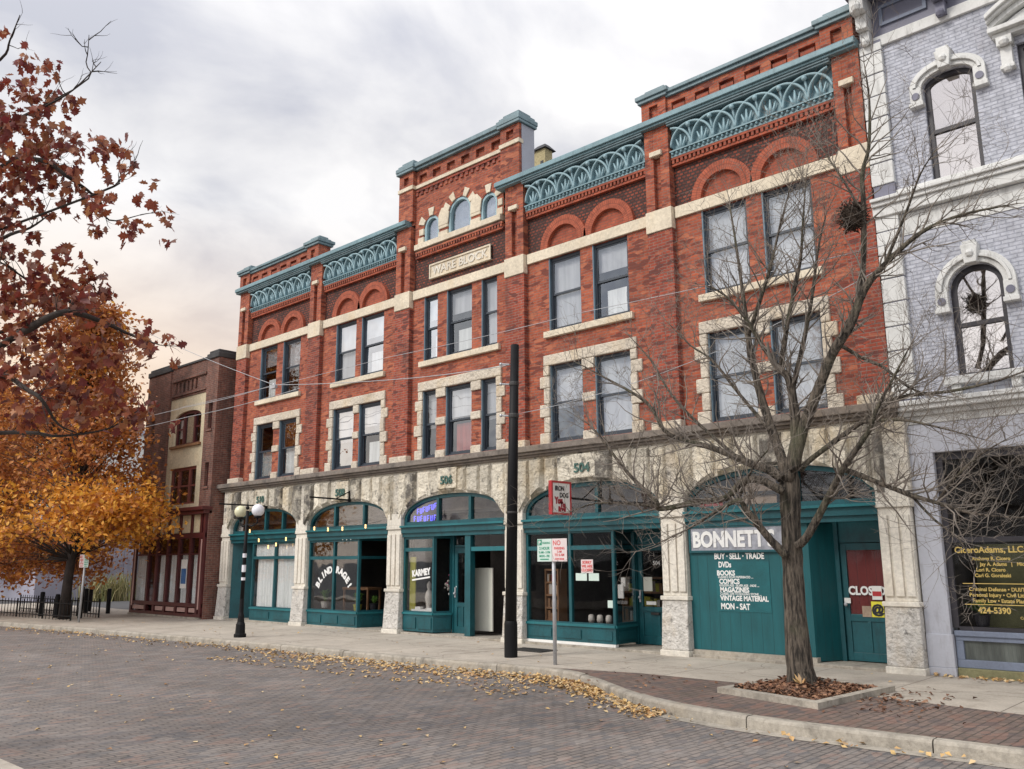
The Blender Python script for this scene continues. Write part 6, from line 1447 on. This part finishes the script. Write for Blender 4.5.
# ---------------------------------------------------------------- leaves
def oak_leaf(mb, c, n, u, s, rq, mi=0):
    """lobed leaf folded along its midrib"""
    v = n.cross(u); fold = rq.uniform(.05, .35); curl = rq.uniform(-.3, .3)
    out = [(0, .05), (.22, .20), (.16, .26), (.40, .40), (.22, .48), (.38, .68), (.16, .72), (.0, 1.0)]
    vs = []
    for x, y in out: vs.append(c + u * ((y - .3) * s) + v * (x * s) + n * (s * (fold * x + curl * (y - .3) ** 2)))
    for x, y in out[1:-1]: vs.append(c + u * ((y - .3) * s) - v * (x * s) + n * (s * (fold * x + curl * (y - .3) ** 2)))
    k = len(out)
    mids = [c + u * ((y - .3) * s) + n * (s * curl * (y - .3) ** 2) for y in (.22, .45, .7)]
    vs += mids; m0 = k + k - 2
    fs = []
    R_ = list(range(0, k)); L2 = [0] + list(range(k, k + k - 2)) + [k - 1]
    for S_ in (R_, L2):
        fs += [(S_[0], S_[1], S_[2], m0), (S_[2], S_[3], S_[4], m0 + 1, m0), (S_[4], S_[5], S_[6], m0 + 2, m0 + 1), (S_[6], S_[7], m0 + 2)]
    mb.add(vs, fs, mi)
def rv_(rq): 
    v = Vector((rq.gauss(0, 1), rq.gauss(0, 1), rq.gauss(0, 1))); return v.normalized()
OAK = [
    [(-10.053, -12.812, 5.674, 0.02), (-9.837, -12.382, 6.337, 0.016), (-9.077, -12.208, 6.373, 0.012), (-8.634, -12.094, 6.435, 0.008), (-8.798, -11.798, 6.952, 0.004)] ,
    [(-8.909, -12.004, 6.584, 0.008), (-9.059, -11.856, 7.037, 0.006), (-8.633, -11.998, 7.097, 0.003)] ,
    [(-10.294, -12.864, 5.064, 0.035), (-9.896, -12.322, 5.927, 0.03), (-9.184, -12.157, 5.838, 0.025), (-8.814, -12.026, 5.596, 0.02), (-9.058, -11.653, 5.575, 0.014), (-9.061, -11.466, 5.351, 0.009), (-8.382, -11.426, 5.224, 0.004)] ,
    [(-8.713, -11.777, 5.43, 0.012), (-8.777, -11.5, 5.707, 0.008), (-8.277, -11.553, 5.692, 0.003)] ,
    [(-10.748, -12.621, 4.679, 0.03), (-10.435, -12.094, 5.317, 0.022), (-9.778, -12.002, 5.304, 0.013), (-9.392, -11.942, 5.371, 0.005)] ,
    [(-10.397, -12.715, 3.199, 0.042), (-9.948, -12.107, 3.994, 0.036), (-9.29, -12.044, 4.088, 0.042), (-8.795, -11.891, 4.187, 0.032), (-8.955, -11.449, 4.195, 0.023), (-8.865, -11.211, 4.096, 0.014), (-8.228, -11.185, 3.88, 0.005)] ,
    [(-9.494, -11.651, 4.38, 0.02), (-9.976, -11.775, 4.703, 0.015), (-9.715, -12.065, 4.743, 0.011), (-9.633, -12.287, 4.809, 0.006)] ,
    [(-9.886, -12.62, 3.553, 0.035), (-9.77, -12.127, 3.663, 0.029), (-9.191, -12.05, 3.446, 0.023), (-8.876, -11.998, 3.302, 0.018), (-9.246, -11.704, 3.143, 0.012), (-9.227, -11.54, 3.076, 0.006)] ,
    [(-10.782, -12.34, 3.069, 0.03), (-10.629, -11.816, 3.184, 0.025), (-9.941, -11.682, 3.126, 0.02), (-9.538, -11.571, 3.064, 0.014), (-9.577, -11.054, 3.209, 0.009), (-9.351, -10.79, 3.469, 0.004)] ,
    [(-10.268, -12.866, 6.647, 0.02), (-10.047, -12.411, 7.235, 0.015), (-9.547, -12.466, 7.229, 0.009), (-9.226, -12.486, 7.364, 0.004)] ,
]
OAKC = [ (-9.3, -12.39, 6.69, 0.52, 0.42), (-9.39, -12.37, 6.28, 0.47, 0.31), (-9.52, -12.25, 5.92, 0.63, 0.47), (-9.22, -12.03, 5.62, 0.47, 0.31), (-9.0, -11.89, 5.87, 0.42, 0.26), (-8.71, -11.59, 5.27, 0.29, 0.14), (-8.36, -11.52, 5.68, 0.14, 0.22), (-8.4, -11.41, 5.16, 0.28, 0.18), (-9.78, -12.21, 5.45, 0.43, 0.32), (-9.6, -12.09, 5.1, 0.37, 0.21), (-9.68, -12.08, 4.79, 0.42, 0.26), (-9.32, -11.86, 4.7, 0.42, 0.26), (-9.07, -11.58, 4.55, 0.26, 0.19), (-9.55, -11.99, 4.4, 0.62, 0.26), (-9.08, -11.66, 4.31, 0.51, 0.19), (-8.69, -11.34, 3.93, 0.3, 0.22), (-8.42, -11.1, 3.96, 0.12, 0.12), (-9.59, -12.02, 3.91, 0.62, 0.31), (-9.18, -11.63, 3.86, 0.46, 0.26), (-9.54, -11.99, 3.44, 0.56, 0.3), (-9.24, -11.57, 3.46, 0.46, 0.26), (-9.26, -11.15, 3.36, 0.37, 0.21), (-9.04, -10.92, 3.27, 0.15, 0.17), (-9.12, -11.9, 6.02, 0.58, 0.19), (-8.85, -11.66, 5.56, 0.26, 0.16) ]
ok = thing('oak_tree', 'oak on the near pavement reaching in with large red brown leaves', 'tree', (-11.2, -13.0, 0))
rq = random.Random(5); m = MB(); lf = MB()
m.tube([(-11.2, -13.0, -.1), (-11.15, -13.0, 1.5), (-11.0, -12.98, 3.4), (-10.95, -12.9, 5.4), (-10.9, -12.85, 7.2), (-11.0, -12.9, 9.2)], [.3, .22, .19, .14, .08, .015], 12)
FAR = [(-11.6, -13.3, 8.6, .7, .5), (-12.2, -13.9, 7.6, .8, .6), (-11.3, -13.6, 6.9, .6, .5), (-12.6, -13.2, 6.2, .8, .6), (-12.0, -14.3, 5.4, .8, .5), (-13.0, -13.8, 4.8, .7, .5), (-11.2, -14.2, 8.0, .6, .5), (-12.7, -12.6, 7.2, .7, .5), (-11.8, -12.7, 9.2, .5, .4), (-13.3, -13.0, 5.6, .6, .5), (-12.3, -15.0, 6.6, .7, .5), (-11.5, -14.9, 5.6, .7, .5)]
for (x, y, z, rx, rz) in FAR:
    a = Vector((-11.0, -12.95, z - 1.1)); b = Vector((x, y, z)); m.tube([a, a.lerp(b, .5) + Vector((0, 0, .12)), b], [.05, .03, .006], 6)
for L_ in OAK:
    base = Vector(L_[0][:3])
    z = max(1.8, base.z - .55); start = Vector((-11.05, -12.97, z))
    P, Q = smoothpts([(start.x, start.y, start.z, L_[0][3] * 1.3)] + L_)
    m.tube(P, Q, 7)
    for j in range(5, len(P)):
        if rq.random() < .55:
            ax = (P[j] - P[j - 1]).normalized(); twigs(m, P[j], (ax + rv_(rq) * .9).normalized(), rq.uniform(.15, .35), .006, 1, rq)
m.obj('trunk', 'bark_dark', ok, smooth=True)
def hang_leaf(c, s):
    n = (rv_(rq) + Vector((-.3, -.5, .35))).normalized(); u = (rv_(rq) * .7 + Vector((.2, 0, -.7))); u = (u - n * u.dot(n)).normalized(); oak_leaf(lf, c, n, u, s, rq)
view = Vector((.673, -.72, 0)); hor = Vector((.732, .681, 0))
for (x, y, z, rx, rz) in OAKC + FAR:
    k = int((170 if z > 4.6 else 230) * rx * rz / .2 * 1.0) + 12
    cl = max(4, k // 6)
    for _ in range(cl):
        a, rr_ = rq.uniform(0, 6.28), math.sqrt(rq.random())
        cc = Vector((x, y, z)) + hor * (rx * rr_ * math.cos(a)) + Vector((0, 0, rz * rr_ * math.sin(a))) + view * rq.gauss(0, .22)
        tip = cc + rv_(rq) * .12; m2 = (tip - cc)
        for q in range(rq.randint(4, 7)): hang_leaf(cc + rv_(rq) * rq.uniform(.02, .11), rq.uniform(.07, .15))
lf.obj('crown', 'oakleaf', ok, recalc=False)

# golden maple by the brown building, and a second one of its kind further along
gt = thing('golden_tree', 'golden orange tree on the corner in front of the brown building', 'tree', (-30.9, -3.4, 0))
rq = random.Random(9); m = MB(); lf = MB()
m.tube([(-30.9, -3.4, -.1), (-30.85, -3.4, 1.2), (-30.75, -3.35, 2.6), (-30.8, -3.4, 5), (-30.9, -3.4, 8.6)], [.2, .15, .13, .09, .03], 10)
cl = []
for k in range(330):
    z = 2.3 + 8.0 * rq.random() ** 1.1
    a = rq.uniform(0, 6.28); rmax = max(.6, (4.0 if math.cos(a) > -.2 else 6.2) - (max(z, 3.4) - 3.4) * (.62 if math.cos(a) > -.2 else .55))
    rr_ = rmax * math.sqrt(rq.uniform(.10, 1)); cl.append((Vector((-30.9 + rr_ * math.cos(a), -3.4 + rr_ * math.sin(a) * .72, z - .10 * rr_ + .4)), rr_ / rmax))
for k in range(30): a = rq.uniform(-.9, .7); rr_ = rq.uniform(2.2, 3.6); cl.append((Vector((-30.9 + rr_ * math.cos(a), -3.4 + rr_ * math.sin(a) * .5 - .2, rq.uniform(2.85, 3.9))), 1.0))
for k in range(46): cl.append((Vector((rq.uniform(-37, -31.8), rq.uniform(-5, -1.5), rq.uniform(1.2, 2.8))), .4))
for c, f in cl:
    s0 = Vector((-30.8, -3.4, min(8.4, max(1.9, c.z * .72 - .1)))); md = s0.lerp(c, .55) + Vector((0, 0, .25))
    m.tube([s0, md, c], [.022, .012, .004], 4, cap=False)
    low = c.z < 4.4 and f > .45
    rx = rq.uniform(.5, 1.0)
    for q in range(int(105 * rx)):
        p = c + Vector((rq.gauss(0, .5) * rx, rq.gauss(0, .5) * rx, rq.gauss(0, .22) - .05)); s_ = rq.uniform(.10, .19)
        n = (rv_(rq) + Vector((0, -.2, .6))).normalized(); u = n.orthogonal().normalized(); u.rotate(Matrix.Rotation(rq.uniform(0, 6.28), 3, n)); v = n.cross(u)
        mi = 1 if (low and rq.random() < .8) or rq.random() < .12 else 0
        lf.add([p - u * s_ * .6, p + v * s_ * .34 + u * s_ * .05 + n * s_ * .1, p + u * s_ * .6, p - v * s_ * .34 + u * s_ * .05 + n * s_ * .1], [(0, 1, 2, 3)], mi)
m.obj('trunk', 'bark_dark', gt, smooth=True); lf.obj('crown', ['leaf_brown', 'leaf_gold'], gt, recalc=False)
for (x, y, rz, sc, lab) in ((-37.4, -4.3, 2.2, .8, 'rusty orange tree behind the golden one, farther along the pavement'), (-52, 2, 4.1, .95, 'brown orange tree standing before the far grey wall')):
    g2 = gt.copy(); C.objects.link(g2); g2.location = (x, y, 0); g2.rotation_euler = (0, 0, rz); g2.scale = (sc, sc, sc); g2['label'] = lab
    for chd in gt.children:
        c2 = chd.copy(); C.objects.link(c2); c2.parent = g2
# fallen leaves: drifts against the kerb, stragglers on the street and pavement
rq = random.Random(17); m = MB()
def lying(x, y, z, s, tilt=.35, mb=None):
    n = Vector((rq.gauss(0, tilt), rq.gauss(0, tilt), 1)).normalized(); u = n.orthogonal().normalized(); u.rotate(Matrix.Rotation(rq.uniform(0, 6.28), 3, n)); v = n.cross(u); c = Vector((x, y, z)); k = rq.uniform(.0, .3)
    (mb or m).add([c - u * s * .6, c - u * s * .1 + v * s * .42 + n * s * k, c + u * s * .6, c - u * s * .1 - v * s * .42 + n * s * k], [(0, 1, 2), (0, 2, 3)])
def kline(x):
    for (a, b), (c, d) in zip(KERB, KERB[1:]):
        if a <= x <= c: return b + (d - b) * (x - a) / (c - a)
for x0_, x1_, n, sp in ((-30, -20, 420, .35), (-20, -15.4, 330, .3), (-15.4, -12.8, 380, .45), (-12.8, -9.2, 650, .45), (-10.5, -8.0, 420, .30), (-9.2, -6.4, 800, .24), (-6.4, -2.5, 50, .2)):
    for _ in range(n):
        x = rq.uniform(x0_, x1_); d = abs(rq.gauss(0, sp)); cl_ = .5 + .5 * math.sin(x * 5.1) * math.sin(x * 2.3 + 1)
        if rq.random() > .35 + .65 * cl_: continue
        lying(x, kline(x) - .03 - d, -KH + .012 + max(0, .035 - d * .1) * rq.random(), rq.uniform(.04, .08))
for _ in range(520): x = rq.uniform(-17, -8.8); lying(x, kline(x) - rq.uniform(.3, 1.9) ** 1.0, -KH + .012, rq.uniform(.05, .09), .15)
for _ in range(260): x = rq.uniform(-24, -1.5); lying(x, rq.uniform(-11, -4), -KH + .012, rq.uniform(.035, .07), .12)
for _ in range(60): x = rq.uniform(-28, -2); lying(x, rq.uniform(-3.3, -.6), .012, rq.uniform(.04, .07), .15)
for _ in range(150): x = rq.uniform(-4.9, -2.0); lying(x, -.12 - abs(rq.gauss(0, .14)), .014, rq.uniform(.05, .085))
o = m.obj('fallen_leaves', 'fallen', recalc=False); o['kind'] = 'stuff'; tag(o, 'yellow leaves drifted along the kerb and scattered over the brick street', 'leaves')
m = MB()
def inpoly(x, y):
    c = False
    for (xa, ya), (xb, yb) in zip(inn, inn[1:] + inn[:1]):
        if (ya > y) != (yb > y) and x < (xb - xa) * (y - ya) / (yb - ya) + xa: c = not c
    return c
for _ in range(3000):
    x, y = rq.uniform(-6.4, -4.6), rq.uniform(-4.4, -2.0)
    if inpoly(x, y): lying(x, y, .052 + .045 * rq.random() * (1.2 if x < -5.4 else .3), rq.uniform(.04, .085), .4)
for _ in range(120): x = rq.gauss(-4.3, .3); lying(x, rq.gauss(-3.1, .6), .014, rq.uniform(.04, .08), .3)
for _ in range(60): x = rq.uniform(-9, -3); lying(x, rq.uniform(-4.6, -3), .014, rq.uniform(.04, .07), .3)
o = m.obj('leaf_litter', 'litter', recalc=False); o['kind'] = 'stuff'; tag(o, 'brown leaf litter filling the planter and spilling on the brick strip', 'leaves')
sp_ = MB()
for k in range(9): a = rq.uniform(0, 6.28); p = Vector((-5.60, -3.06, .06)); d = Vector((math.cos(a) * .11, math.sin(a) * .08 - .05, rq.uniform(.06, .17))); u = Vector((-math.sin(a), math.cos(a), 0)) * .022; sp_.add([p, p + d * .6 + u, p + d, p + d * .6 - u], [(0, 1, 2, 3)])
tag(sp_.obj('seedling', 'fallen', recalc=False), 'small yellow leafy shoot at the foot of the bare tree trunk', 'seedling')
